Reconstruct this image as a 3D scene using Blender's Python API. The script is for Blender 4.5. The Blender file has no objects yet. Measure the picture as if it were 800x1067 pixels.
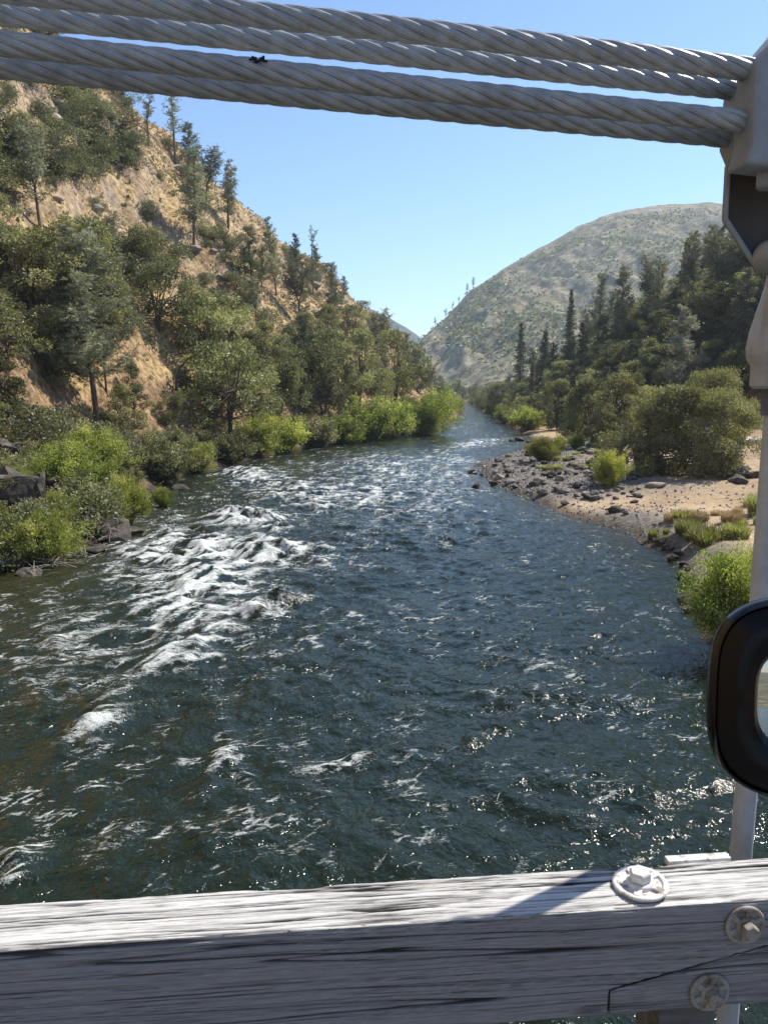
import bpy, bmesh, math, random
import numpy as np
from mathutils import Vector, Matrix, noise as mnoise

R = math.radians
SC = bpy.context.scene
COL = SC.collection
EYE = 9.0                       # lens height above the river
# ------------------------------------------------------------------ camera
cam_d = bpy.data.cameras.new('camera')
cam_d.sensor_fit = 'HORIZONTAL'; cam_d.sensor_width = 36.0; cam_d.lens = 36.0
cam_d.clip_start = 0.05; cam_d.clip_end = 30000
cam_d.dof.use_dof = True; cam_d.dof.focus_distance = 9.0; cam_d.dof.aperture_fstop = 26.0
cam = bpy.data.objects.new('camera', cam_d); COL.objects.link(cam)
PITCH = math.atan((533.5 - 405.0) / 800.0)
cam.location = (0, 0, EYE); cam.rotation_euler = (math.pi/2 - PITCH, 0, 0)
SC.camera = cam
# ------------------------------------------------------------------ sky, sun, exposure
SUN_AZ, SUN_EL = R(58), R(50)
world = bpy.data.worlds.new('World'); SC.world = world; world.use_nodes = True
wn = world.node_tree; bg = wn.nodes['Background']
sky = wn.nodes.new('ShaderNodeTexSky'); sky.sky_type = 'NISHITA'; sky.sun_disc = False
sky.sun_elevation = SUN_EL; sky.sun_rotation = SUN_AZ
sky.altitude = 300; sky.air_density = 1.0; sky.dust_density = 0.05; sky.ozone_density = 4.0
wn.links.new(sky.outputs[0], bg.inputs[0]); bg.inputs[1].default_value = 0.138
sun_d = bpy.data.lights.new('sun', 'SUN'); sun_d.energy = 5.0; sun_d.angle = R(0.53); sun_d.color = (1.0, 0.93, 0.82)
sun = bpy.data.objects.new('sun', sun_d); COL.objects.link(sun)
S = Vector((math.sin(SUN_AZ)*math.cos(SUN_EL), math.cos(SUN_AZ)*math.cos(SUN_EL), math.sin(SUN_EL)))
sun.rotation_euler = S.to_track_quat('Z', 'Y').to_euler()
SC.view_settings.view_transform = 'Standard'; SC.view_settings.look = 'None'
SC.view_settings.exposure = 0.55; SC.view_settings.gamma = 1.0
SC.render.engine = 'CYCLES'
cy = SC.cycles
cy.use_denoising = True
try:
    cy.denoiser = 'OPENIMAGEDENOISE'; cy.denoising_input_passes = 'RGB_ALBEDO_NORMAL'; cy.denoising_prefilter = 'ACCURATE'
except Exception: pass
cy.max_bounces = 6; cy.diffuse_bounces = 3; cy.glossy_bounces = 3; cy.transmission_bounces = 3
cy.transparent_max_bounces = 6; cy.volume_bounces = 0; cy.sample_clamp_indirect = 4.0; cy.sample_clamp_direct = 40.0
cy.caustics_reflective = False; cy.caustics_refractive = False
cy.use_adaptive_sampling = False

# ------------------------------------------------------------------ pixel -> point helpers (photo pixels, 800 wide)
CT, ST = math.cos(PITCH), math.sin(PITCH)
def ray(u, v):
    x = (u-400)/800.0; y = (533.5-v)/800.0
    return np.array([x, CT + y*ST, -ST + y*CT])
def on_z(u, v, z):
    d = ray(u, v); return np.array([0, 0, EYE]) + d*((z-EYE)/d[2])
def on_y(u, v, y):
    d = ray(u, v); return np.array([0, 0, EYE]) + d*(y/d[1])
SL = 0.0975                      # the bridge runs a little away to the right
def on_rail(u, v, y0):           # vertical plane y = y0 + SL*x
    d = ray(u, v); t = y0/(d[1]-SL*d[0]); return np.array([0, 0, EYE]) + d*t
def project(x, y, z):
    dy = y; dz = z-EYE
    dep = dy*CT - dz*ST; up = dy*ST + dz*CT
    return 400 + 800*x/dep, 533.5 - 800*up/dep, dep

# ------------------------------------------------------------------ noise (vectorised)
def _hash(ix, iy, seed):
    h = (ix.astype(np.int64)*374761393 + iy.astype(np.int64)*668265263 + seed*974634777) & 0xFFFFFFFF
    h = ((h ^ (h >> 13))*1274126177) & 0xFFFFFFFF
    h = ((h ^ (h >> 16))*2246822519) & 0xFFFFFFFF
    return (h ^ (h >> 15)) & 0xFFFFFFFF
def gnoise(x, y, seed=0):
    x = np.asarray(x, float); y = np.asarray(y, float)
    ix = np.floor(x); iy = np.floor(y); fx = x-ix; fy = y-iy
    ux = fx*fx*fx*(fx*(fx*6-15)+10); uy = fy*fy*fy*(fy*(fy*6-15)+10)
    def g(ax, ay, dx, dy):
        a = _hash(ax, ay, seed)*(2*math.pi/4294967296.0)
        return np.cos(a)*dx + np.sin(a)*dy
    n00 = g(ix, iy, fx, fy); n10 = g(ix+1, iy, fx-1, fy)
    n01 = g(ix, iy+1, fx, fy-1); n11 = g(ix+1, iy+1, fx-1, fy-1)
    return 1.5*((n00*(1-ux)+n10*ux)*(1-uy) + (n01*(1-ux)+n11*ux)*uy)
def fbm(x, y, seed=0, o=4, g=0.5):
    s = 0; a = 1.0; t = 0
    for k in range(o):
        s = s + a*gnoise(x*2**k + 17.3*k, y*2**k - 9.1*k, seed+k); t += a; a *= g
    return s/t
def smooth(a, b, x):
    t = np.clip((x-a)/(b-a), 0, 1); return t*t*(3-2*t)

# ------------------------------------------------------------------ object helpers
def tag(o, label=None, cat=None, group=None, kind=None):
    if label: o['label'] = label
    if cat: o['category'] = cat
    if group: o['group'] = group
    if kind: o['kind'] = kind
    return o
def empty(name, loc=(0, 0, 0), rz=0.0):
    o = bpy.data.objects.new(name, None); COL.objects.link(o)
    o.location = loc; o.rotation_euler = (0, 0, rz); o.empty_display_size = 0.2
    return o
def link(name, me, parent=None):
    o = bpy.data.objects.new(name, me); COL.objects.link(o)
    if parent: o.parent = parent
    return o
def np_mesh(name, V, F, mat, attrs=None, sm=False):
    V = np.ascontiguousarray(V, np.float32); F = np.ascontiguousarray(F, np.int32)
    me = bpy.data.meshes.new(name); n, k = F.shape
    me.vertices.add(len(V)); me.vertices.foreach_set('co', V.ravel())
    me.loops.add(n*k); me.loops.foreach_set('vertex_index', F.ravel())
    me.polygons.add(n); me.polygons.foreach_set('loop_start', np.arange(0, n*k, k, dtype=np.int32))
    me.polygons.foreach_set('use_smooth', np.full(n, sm))
    me.update(calc_edges=True)
    for a, arr in (attrs or {}).items():
        at = me.attributes.new(a, 'FLOAT', 'POINT'); at.data.foreach_set('value', np.ascontiguousarray(arr, np.float32).ravel())
    me.materials.append(mat)
    return me
def grid_faces(nr, nc, wrap=False):
    i = np.arange(nr-1)[:, None]; j = np.arange(nc if wrap else nc-1)[None, :]; j2 = (j+1) % nc
    a = i*nc+j; b = i*nc+j2; c = (i+1)*nc+j2; d = (i+1)*nc+j
    return np.stack([a, b, c, d], -1).reshape(-1, 4)
class MB:
    def __init__(s): s.v = []; s.f = []
    def add(s, V, F):
        o = len(s.v); s.v += [tuple(map(float, p)) for p in V]; s.f += [tuple(int(i)+o for i in f) for f in F]; return s
    def box(s, c, d, M=None):
        x, y, z = [k/2 for k in d]
        V = [Vector((a*x, b*y, e*z)) for a in (-1, 1) for b in (-1, 1) for e in (-1, 1)]
        if M is not None: V = [M @ p for p in V]
        return s.add([p+Vector(c) for p in V], [(0, 1, 3, 2), (4, 6, 7, 5), (0, 4, 5, 1), (2, 3, 7, 6), (0, 2, 6, 4), (1, 5, 7, 3)])
    def tube(s, P, r, n=8, cap=True):
        P = [Vector(p) for p in P]
        rr = r if hasattr(r, '__len__') else [r]*len(P)
        V = []; up = None
        for i, p in enumerate(P):
            t = (P[min(i+1, len(P)-1)]-P[max(i-1, 0)]).normalized()
            if up is None or abs(up.dot(t)) > .97: up = Vector((0, 0, 1)) if abs(t.z) < .9 else Vector((1, 0, 0))
            a = (up - t*up.dot(t)).normalized(); b = t.cross(a); up = a
            for k in range(n):
                q = 2*math.pi*k/n; V.append(p + (a*math.cos(q)+b*math.sin(q))*rr[i])
        F = [(i*n+k, i*n+(k+1) % n, (i+1)*n+(k+1) % n, (i+1)*n+k) for i in range(len(P)-1) for k in range(n)]
        if cap: F += [tuple(range(n-1, -1, -1)), tuple((len(P)-1)*n+k for k in range(n))]
        return s.add(V, F)
    def lathe(s, prof, n=24, M=None, phase=0):
        V = []
        for r, z in prof:
            for k in range(n):
                q = 2*math.pi*k/n+phase; p = Vector((r*math.cos(q), r*math.sin(q), z)); V.append(M @ p if M is not None else p)
        m = len(prof)
        F = [(i*n+k, i*n+(k+1) % n, (i+1)*n+(k+1) % n, (i+1)*n+k) for i in range(m-1) for k in range(n)]
        F += [tuple(range(n-1, -1, -1)), tuple((m-1)*n+k for k in range(n))]
        return s.add(V, F)
    def mesh(s, name, mat, sm=False, bev=0, seg=2):
        me = bpy.data.meshes.new(name); me.from_pydata(s.v, [], s.f); me.validate()
        bm = bmesh.new(); bm.from_mesh(me); bmesh.ops.recalc_face_normals(bm, faces=bm.faces)
        if bev: bmesh.ops.bevel(bm, geom=[e for e in bm.edges if e.calc_face_angle(0) > .5], offset=bev, segments=seg, profile=.5, affect='EDGES')
        for f in bm.faces: f.smooth = sm
        if sm:
            for e in bm.edges: e.smooth = e.calc_face_angle(0) < .7
        bm.to_mesh(me); bm.free(); me.materials.append(mat); return me
    def build(s, name, mat, parent=None, **k): return link(name, s.mesh(name, mat, **k), parent)

# ------------------------------------------------------------------ materials
class NT:
    def __init__(s, name):
        s.m = bpy.data.materials.new(name); s.m.use_nodes = True; s.t = s.m.node_tree
        s.bsdf = s.t.nodes['Principled BSDF']; s.out = s.t.nodes['Material Output']
    def n(s, typ, **kw):
        nd = s.t.nodes.new(typ)
        for k, v in kw.items():
            if k.startswith('i_'):
                key = k[2:]; nd.inputs[int(key) if key.isdigit() else key].default_value = v
            else: setattr(nd, k, v)
        return nd
    def l(s, a, b): s.t.links.new(a, b)
    def coord(s, scale=(1, 1, 1), which='Object'):
        tc = s.n('ShaderNodeTexCoord'); mp = s.n('ShaderNodeMapping'); mp.inputs['Scale'].default_value = scale
        s.l(tc.outputs[which], mp.inputs[0]); return mp.outputs[0]
    def world(s, scale=(1, 1, 1)):
        g = s.n('ShaderNodeNewGeometry'); mp = s.n('ShaderNodeMapping'); mp.inputs['Scale'].default_value = scale
        s.l(g.outputs['Position'], mp.inputs[0]); return mp.outputs[0]
    def noise(s, vec, sc, det=4, rough=.55, dist=0):
        nd = s.n('ShaderNodeTexNoise'); nd.inputs['Scale'].default_value = sc; nd.inputs['Detail'].default_value = det
        nd.inputs['Roughness'].default_value = rough; nd.inputs['Distortion'].default_value = dist
        s.l(vec, nd.inputs['Vector']); return nd.outputs['Fac']
    def ramp(s, f, stops, interp='LINEAR'):
        r = s.n('ShaderNodeValToRGB'); r.color_ramp.interpolation = interp; e = r.color_ramp.elements
        while len(e) < len(stops): e.new(.5)
        for el, (p, c) in zip(e, stops):
            el.position = p; el.color = (c, c, c, 1) if not hasattr(c, '__len__') else (*c, 1)
        s.l(f, r.inputs[0]); return r.outputs[0]
    def mix(s, f, a, b, mode='MIX'):
        m = s.n('ShaderNodeMix', data_type='RGBA', blend_type=mode)
        for sock, val in ((0, f), (6, a), (7, b)):
            if hasattr(val, 'is_output'): s.l(val, m.inputs[sock])
            elif sock == 0: m.inputs[0].default_value = val
            else: m.inputs[sock].default_value = (*val, 1)
        return m.outputs[2]
    def math(s, op, a, b=None, c=None, clamp=False):
        m = s.n('ShaderNodeMath', operation=op, use_clamp=clamp)
        for i, v in enumerate((a, b, c)):
            if v is None: continue
            if hasattr(v, 'is_output'): s.l(v, m.inputs[i])
            else: m.inputs[i].default_value = v
        return m.outputs[0]
    def attr(s, name):
        a = s.n('ShaderNodeAttribute'); a.attribute_name = name; return a.outputs['Fac']
    def bump(s, h, strength, dist, normal=None):
        b = s.n('ShaderNodeBump'); b.inputs['Strength'].default_value = strength; b.inputs['Distance'].default_value = dist
        s.l(h, b.inputs['Height'])
        if normal: s.l(normal, b.inputs['Normal'])
        return b.outputs[0]
    def set(s, **kw):
        for k, v in kw.items():
            sk = s.bsdf.inputs[k.replace('_', ' ')]
            if hasattr(v, 'is_output'): s.l(v, sk)
            elif hasattr(v, '__len__') and len(v) == 3: sk.default_value = (*v, 1)
            else: sk.default_value = v
        return s

def leaf_mat(name, dark, mid, light, trans=.3, tcol=None, spec=.3):
    a = NT(name); t = a.t
    oi = a.n('ShaderNodeObjectInfo')
    v = a.attr('leaf_tone')
    c = a.ramp(v, [(0.0, dark), (.5, mid), (1.0, light)])
    hsv = a.n('ShaderNodeHueSaturation')
    a.l(c, hsv.inputs['Color'])
    mr = a.n('ShaderNodeMapRange'); mr.inputs[3].default_value = .68; mr.inputs[4].default_value = 1.5; a.l(oi.outputs['Random'], mr.inputs[0]); a.l(mr.outputs[0], hsv.inputs['Value'])
    r2 = a.math('FRACT', a.math('MULTIPLY', oi.outputs['Random'], 7.31))
    mh = a.n('ShaderNodeMapRange'); mh.inputs[3].default_value = .482; mh.inputs[4].default_value = .512; a.l(r2, mh.inputs[0]); a.l(mh.outputs[0], hsv.inputs['Hue'])
    a.set(Base_Color=hsv.outputs[0], Roughness=.42); a.bsdf.inputs['Specular IOR Level'].default_value = spec
    tr = a.n('ShaderNodeBsdfTranslucent'); mx = a.n('ShaderNodeMixShader'); mx.inputs[0].default_value = trans
    tc = a.mix(1.0, hsv.outputs[0], tcol or (1.2, 1.25, .6), 'MULTIPLY')
    a.l(tc, tr.inputs[0]); a.l(a.bsdf.outputs[0], mx.inputs[1]); a.l(tr.outputs[0], mx.inputs[2]); a.l(mx.outputs[0], a.out.inputs[0])
    return a.m
M = {}
M['pine'] = leaf_mat('grey_pine_needles', (.12, .125, .085), (.29, .295, .21), (.46, .46, .35), .3, (1.05, 1.1, .7))
M['dark_pine'] = leaf_mat('dark_conifer_needles', (.06, .07, .042), (.145, .16, .10), (.27, .285, .185), .25, (1.0, 1.1, .6))
M['oak'] = leaf_mat('oak_leaves', (.07, .075, .035), (.20, .205, .105), (.37, .36, .21), .36)
M['shrub'] = leaf_mat('chaparral_leaves', (.06, .068, .036), (.15, .16, .09), (.28, .28, .17), .28)
M['pale_olive'] = leaf_mat('pale_olive_leaves', (.09, .092, .045), (.235, .235, .13), (.40, .39, .25), .36)
M['silver'] = leaf_mat('silver_pine_needles', (.17, .175, .13), (.40, .40, .31), (.56, .56, .46), .3, (1.05, 1.1, .8))
M['willow'] = leaf_mat('willow_leaves', (.09, .12, .03), (.25, .295, .08), (.46, .47, .18), .42, (1.2, 1.2, .5))
M['sedge'] = leaf_mat('sedge_blades', (.15, .16, .065), (.27, .28, .125), (.44, .42, .24), .35, (1.2, 1.3, .5))
M['drygrass'] = leaf_mat('dry_grass_blades', (.30, .23, .12), (.45, .36, .21), (.58, .48, .31), .25, (1.0, 1.0, .8))
a = NT('bark'); n_ = a.noise(a.coord((6, 6, 1.2)), 3.0, 5, .6)
a.set(Base_Color=a.ramp(n_, [(.3, (.045, .032, .024)), (.7, (.15, .115, .09))]), Roughness=.9, Normal=a.bump(n_, .6, .05)); M['bark'] = a.m
a = NT('grey_bark'); n_ = a.noise(a.coord((6, 6, 1.2)), 3.0, 5, .6)
a.set(Base_Color=a.ramp(n_, [(.3, (.10, .085, .07)), (.7, (.27, .235, .20))]), Roughness=.9, Normal=a.bump(n_, .6, .05)); M['grey_bark'] = a.m

def rock_mat(name, c0, c1, c2, sc=1.0):
    a = NT(name); w = a.world(); oi = a.n('ShaderNodeObjectInfo')
    n1 = a.noise(w, 1.3*sc, 7, .65); n2 = a.noise(w, 9*sc, 4, .6)
    c = a.ramp(n1, [(.3, c0), (.52, c1), (.72, c2)])
    c = a.mix(a.ramp(n2, [(.45, 0.0), (.7, .5)]), c, c0)
    h = a.n('ShaderNodeHueSaturation'); a.l(c, h.inputs['Color'])
    mr = a.n('ShaderNodeMapRange'); mr.inputs[3].default_value = .55; mr.inputs[4].default_value = 1.45; a.l(oi.outputs['Random'], mr.inputs[0]); a.l(mr.outputs[0], h.inputs['Value'])
    a.set(Base_Color=h.outputs[0], Roughness=.85, Normal=a.bump(a.math('ADD', n1, a.math('MULTIPLY', n2, .4)), .7, .12)); return a.m
M['rock'] = rock_mat('river_rock', (.075, .066, .058), (.20, .182, .165), (.42, .39, .355))
M['dark_rock'] = rock_mat('dark_bank_rock', (.02, .017, .014), (.06, .05, .04), (.18, .15, .12))
M['pale_rock'] = rock_mat('pale_hill_rock', (.20, .165, .125), (.34, .29, .235), (.50, .45, .385), .5)

# terrain: dry grass slope, soil, gravel and sand
a = NT('dry_slope'); w = a.world()
nL = a.noise(w, .035, 4, .55); nM = a.noise(w, .16, 6, .62); nF = a.noise(w, 1.1, 6, .7); nG = a.noise(w, 5.0, 4, .7)
grass = a.ramp(nF, [(.34, (.12, .08, .04)), (.48, (.35, .24, .115)), (.62, (.56, .425, .225))])
soil = a.ramp(nF, [(.32, (.085, .054, .034)), (.52, (.23, .145, .085)), (.70, (.41, .295, .18))])
c = a.mix(a.ramp(a.math('ADD', a.math('MULTIPLY', nM, .6), a.math('MULTIPLY', nL, .4)), [(.44, 0.0), (.58, .9)]), grass, soil)
rockc = a.ramp(a.math('ADD', a.math('MULTIPLY', nG, .5), a.math('MULTIPLY', nF, .5)), [(.36, (.09, .07, .055)), (.5, (.32, .26, .20)), (.64, (.52, .45, .37))])
c = a.mix(a.attr('rocky'), c, rockc)
lowc = a.ramp(a.noise(w, 2.2, 6, .72), [(.32, (.05, .038, .026)), (.52, (.13, .095, .065)), (.72, (.26, .20, .14))])
c = a.mix(a.attr('lowbank'), c, lowc)
sand = a.ramp(a.math('ADD', a.math('MULTIPLY', nM, .45), a.math('MULTIPLY', a.noise(w, 3.2, 6, .75), .55)), [(.36, (.22, .155, .095)), (.5, (.43, .32, .205)), (.64, (.58, .455, .31))])
c = a.mix(a.attr('sand'), c, sand)
cob = a.n('ShaderNodeTexVoronoi'); cob.inputs['Scale'].default_value = 2.6; a.l(w, cob.inputs['Vector'])
cobc = a.mix(.55, a.ramp(cob.outputs['Distance'], [(.1, (.30, .275, .245)), (.6, (.065, .058, .05))]), a.ramp(nG, [(.3, (.09, .08, .07)), (.7, (.37, .335, .295))]))
c = a.mix(a.attr('gravel'), c, cobc)
c = a.mix(a.attr('duff'), c, a.ramp(nF, [(.3, (.05, .04, .028)), (.55, (.11, .085, .055)), (.75, (.22, .17, .11))]))
wet = a.mix(a.attr('wet'), c, a.mix(1.0, c, (.38, .36, .34), 'MULTIPLY'))
hgt = a.math('ADD', nF, a.math('MULTIPLY', nG, .5))
a.set(Base_Color=wet, Roughness=.95, Normal=a.bump(hgt, .9, .25)); a.bsdf.inputs['Specular IOR Level'].default_value = .15
M['terrain'] = a.m
a = NT('mountain_slope'); w = a.world()
nM = a.noise(w, .012, 6, .65); nF = a.noise(w, .07, 6, .75)
c = a.ramp(nF, [(.36, (.17, .15, .10)), (.5, (.31, .27, .185)), (.64, (.46, .405, .29))])
c = a.mix(a.ramp(nM, [(.44, 0.0), (.62, .6)]), c, (.15, .15, .085))
c = a.mix(a.ramp(a.noise(w, .11, 5, .8), [(.52, 0.0), (.64, .75)]), c, (.085, .095, .05))
a.set(Base_Color=c, Roughness=1.0, Normal=a.bump(nF, 1.0, 5.0)); a.bsdf.inputs['Specular IOR Level'].default_value = .05
M['mountain'] = a.m

a = NT('far_forest_slope'); nF = a.noise(a.world(), .02, 6, .7)
a.set(Base_Color=a.ramp(nF, [(.4, (.04, .055, .04)), (.65, (.11, .11, .075))]), Roughness=1.0, Normal=a.bump(nF, .8, 8.0)); a.bsdf.inputs['Specular IOR Level'].default_value = .05
M['far_forest'] = a.m
# water
a = NT('river_water'); w = a.world()
foam = a.attr('foam'); shal = a.attr('shallow')
deep = a.mix(a.noise(w, .12, 3), (.0075, .0125, .0055), (.013, .020, .0105))
base = a.mix(shal, deep, (.030, .029, .010))
n1 = a.noise(a.world((1, .75, 1)), 2.0, 4, .5, .5); n2 = a.noise(a.world((1, .7, 1)), 8.0, 3, .55, .3)
hh = a.math('ADD', a.math('MULTIPLY', n1, 1.0), a.math('MULTIPLY', n2, .30))
nrm = a.bump(hh, .85, .165); a.bsdf.inputs['Specular IOR Level'].default_value = .5
a.set(Base_Color=base, Roughness=.085, IOR=1.333, Normal=nrm)
fb = a.n('ShaderNodeBsdfPrincipled')
rot = a.n('ShaderNodeMapping'); rot.inputs['Rotation'].default_value = (0, 0, R(-40)); rot.inputs['Scale'].default_value = (.55, 1.25, 1); a.l(w, rot.inputs[0])
def ridged(vec, sc, det, dist):
    n_ = a.noise(vec, sc, det, .6, dist)
    return a.math('SUBTRACT', 1.0, a.math('ABSOLUTE', a.math('MULTIPLY_ADD', n_, 5.0, -2.5)))
l1 = ridged(rot.outputs[0], 2.6, 4, .8); l2 = ridged(rot.outputs[0], 7.5, 3, .6)
lace = a.math('ADD', a.math('MULTIPLY', l1, .5), a.math('MULTIPLY', l2, .5))
fn2 = a.noise(w, 26, 3, .7)
fsum = a.math('ADD', foam, a.math('ADD', a.math('MULTIPLY_ADD', lace, .75, -.55), a.math('MULTIPLY_ADD', fn2, .6, -.3)))
fm = a.ramp(fsum, [(.22, 0.0), (.48, .45), (.85, .92)])
a.l(a.ramp(fn2, [(.3, (.46, .50, .47)), (.6, (.76, .79, .77))]), fb.inputs['Base Color'])
fb.inputs['Roughness'].default_value = .6; fb.inputs['Specular IOR Level'].default_value = .3
a.l(a.bump(a.math('ADD', lace, fn2), .7, .05), fb.inputs['Normal'])
mx = a.n('ShaderNodeMixShader'); a.l(fm, mx.inputs[0]); a.l(a.bsdf.outputs[0], mx.inputs[1]); a.l(fb.outputs[0], mx.inputs[2]); a.l(mx.outputs[0], a.out.inputs[0])
M['water'] = a.m

# galvanised steel, painted casting, weathered white paint, black plastic, mirror
a = NT('galvanised_strand'); n1 = a.noise(a.coord(), 30, 5, .6); n2 = a.noise(a.coord((1, 1, 1)), 8, 4)
fw = a.math('SINE', a.math('ADD', a.math('MULTIPLY', a.math('ARCTAN2', a.attr('around_s'), a.attr('around_c')), 13.0), a.math('MULTIPLY', a.attr('along'), -190.0)))
c = a.ramp(n1, [(.3, (.32, .34, .35)), (.55, (.48, .505, .52)), (.75, (.60, .63, .645))])
c = a.mix(a.ramp(n2, [(.54, 0.0), (.72, .5)]), c, (.21, .185, .155))
c = a.mix(a.ramp(fw, [(.0, .35), (.45, 0.0)]), c, (.12, .12, .12))
a.set(Base_Color=c, Metallic=.3, Roughness=a.ramp(n1, [(.3, .36), (.8, .52)]), Normal=a.bump(a.math('ADD', a.math('MULTIPLY', n1, .6), a.math('MULTIPLY', fw, .22)), .5, .003)); M['strand'] = a.m
a = NT('grey_painted_casting'); n1 = a.noise(a.coord(), 18, 6, .65); n2 = a.noise(a.coord((1, 1, .4)), 6, 4)
c = a.ramp(n1, [(.3, (.23, .26, .29)), (.6, (.31, .35, .39)), (.8, (.37, .41, .45))])
c = a.mix(a.ramp(n2, [(.66, 0.0), (.8, .4)]), c, (.17, .14, .11))
a.set(Base_Color=c, Roughness=.6, Normal=a.bump(n1, .3, .006)); M['casting'] = a.m
a = NT('dark_steel_plate'); n1 = a.noise(a.coord(), 14, 6, .65)
a.set(Base_Color=a.ramp(n1, [(.3, (.035, .034, .036)), (.75, (.085, .08, .08))]), Roughness=.65, Normal=a.bump(n1, .25, .004)); M['dark_steel'] = a.m
a = NT('pale_painted_steel'); n1 = a.noise(a.coord(), 22, 6, .65); n2 = a.noise(a.coord((3, 3, .5)), 5, 4)
c = a.ramp(n1, [(.3, (.34, .37, .40)), (.7, (.46, .50, .535))]); c = a.mix(a.ramp(n2, [(.58, 0.0), (.72, .6)]), c, (.24, .21, .18))
a.set(Base_Color=c, Roughness=.5, Normal=a.bump(n1, .2, .003)); M['pale_steel'] = a.m
a = NT('chipped_white_iron'); n1 = a.noise(a.coord(), 60, 6, .7); n2 = a.noise(a.coord(), 24, 5, .7)
c = a.ramp(n1, [(.3, (.50, .49, .46)), (.65, (.74, .73, .70))]); c = a.mix(a.ramp(n2, [(.53, 0.0), (.62, .85)]), c, (.17, .115, .075))
a.set(Base_Color=c, Roughness=.65, Normal=a.bump(n2, .5, .003)); M['white_iron'] = a.m
a = NT('rusty_grey_iron'); n1 = a.noise(a.coord(), 60, 6, .7); n2 = a.noise(a.coord(), 30, 5, .7)
c = a.ramp(n1, [(.3, (.24, .22, .19)), (.65, (.42, .40, .36))]); c = a.mix(a.ramp(n2, [(.47, 0.0), (.6, .85)]), c, (.13, .085, .055))
a.set(Base_Color=c, Roughness=.75, Normal=a.bump(n2, .6, .003)); M['rusty_iron'] = a.m
a = NT('weathered_painted_timber')
g1 = a.noise(a.coord((2.2, 70, 70)), 3.0, 6, .65, .2); g2 = a.noise(a.coord((9, 150, 150)), 4.0, 5, .7); g3 = a.noise(a.coord((1.6, 16, 16)), 3.0, 5, .6)
wear = a.attr('wear'); topf = a.attr('top_face')  # paint stays pale on the top face, more worn and grey on the sides
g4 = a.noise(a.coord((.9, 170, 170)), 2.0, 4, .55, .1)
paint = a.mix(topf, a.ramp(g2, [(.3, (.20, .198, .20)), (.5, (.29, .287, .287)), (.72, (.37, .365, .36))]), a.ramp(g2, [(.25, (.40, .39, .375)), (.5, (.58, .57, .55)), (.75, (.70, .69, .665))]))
wood = a.ramp(g1, [(.3, (.085, .08, .078)), (.55, (.17, .162, .158)), (.8, (.25, .24, .232))])
f = a.math('ADD', wear, a.math('ADD', a.math('MULTIPLY_ADD', g1, .8, -.4), a.math('MULTIPLY_ADD', g3, .6, -.3)))
c = a.mix(a.ramp(f, [(.40, 0.0), (.58, 1.0)]), paint, wood)
c = a.mix(a.ramp(g4, [(.33, .85), (.40, 0.0)]), c, (.035, .03, .028))
c = a.mix(a.attr('check'), c, (.03, .026, .024))  # fissure colour: dark bare wood, with the shade of their depth painted in
a.set(Base_Color=c, Roughness=.85, Normal=a.bump(a.math('ADD', g1, a.math('MULTIPLY', g2, .5)), .45, .004)); a.bsdf.inputs['Specular IOR Level'].default_value = .2
M['timber'] = a.m
a = NT('grey_deck_timber'); g1 = a.noise(a.coord((1.2, 20, 20)), 3.0, 6, .65)
a.set(Base_Color=a.ramp(g1, [(.3, (.07, .068, .068)), (.7, (.17, .168, .168))]), Roughness=.9, Normal=a.bump(g1, .4, .006)); M['deck'] = a.m
a = NT('glossy_black_shell'); n1 = a.noise(a.coord(), 40, 3)
a.set(Base_Color=a.ramp(n1, [(.4, (.003, .003, .004)), (.7, (.006, .006, .008))]), Roughness=.16); a.bsdf.inputs['Specular IOR Level'].default_value = .3; M['black'] = a.m
a = NT('matt_black_bezel'); n1 = a.noise(a.coord(), 300, 2)
a.set(Base_Color=a.ramp(n1, [(.4, (.002, .002, .003)), (.7, (.004, .004, .006))]), Roughness=.3, Specular_IOR_Level=.22, Normal=a.bump(n1, .1, .001)); M['bezel'] = a.m
a = NT('mirror_glass'); n1 = a.noise(a.coord(), 9, 2)
a.set(Base_Color=(.50, .51, .52), Metallic=1.0, Roughness=a.ramp(n1, [(.3, .004), (.8, .02)])); M['mirror'] = a.m
a = NT('pale_concrete'); n1 = a.noise(a.coord(), 2.5, 6, .65)
a.set(Base_Color=a.ramp(n1, [(.3, (.36, .34, .31)), (.7, (.54, .52, .48))]), Roughness=.9, Normal=a.bump(n1, .3, .02)); M['concrete'] = a.m
a = NT('driftwood'); n1 = a.noise(a.coord((3, 3, 3)), 5, 5, .65)
a.set(Base_Color=a.ramp(n1, [(.3, (.15, .125, .10)), (.7, (.40, .36, .31))]), Roughness=.9); M['drift'] = a.m

# ================================================================== SETTING
# ---- river edges (x of the left and right waterline at each distance)
LY = [-140, 0, 13, 36, 41, 48, 55, 63, 81, 112, 143, 156, 200, 320, 460, 520, 600]
LX = [-30, -24, -21, -18.9, -17.5, -16.0, -18.2, -20.5, -20.8, -14, 0, 9.0, 17, 33, 44.5, 56, 70]
RY = [-140, 0, 10, 24.5, 33, 41, 49, 55, 72, 91, 100, 115, 133, 210, 320, 460, 520, 600]
RX = [24, 15, 12, 10.9, 13.4, 15.4, 14.8, 12.8, 10.3, 10.6, 15, 21.5, 26.5, 31.8, 40.2, 51.5, 57, 70]
def xl(y): return np.interp(y, LY, LX)
def xr(y): return np.interp(y, RY, RX)
def crest(pts):
    P = np.array([on_y(u, v, y) for u, v, y in pts]); o = np.argsort(P[:, 1]); return P[o]
CL = crest([(60, 38, 190), (130, 98, 212), (190, 158, 228), (250, 213, 250), (330, 270, 282), (400, 338, 325), (430, 372, 360), (452, 398, 410), (470, 405, 470)])
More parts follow.
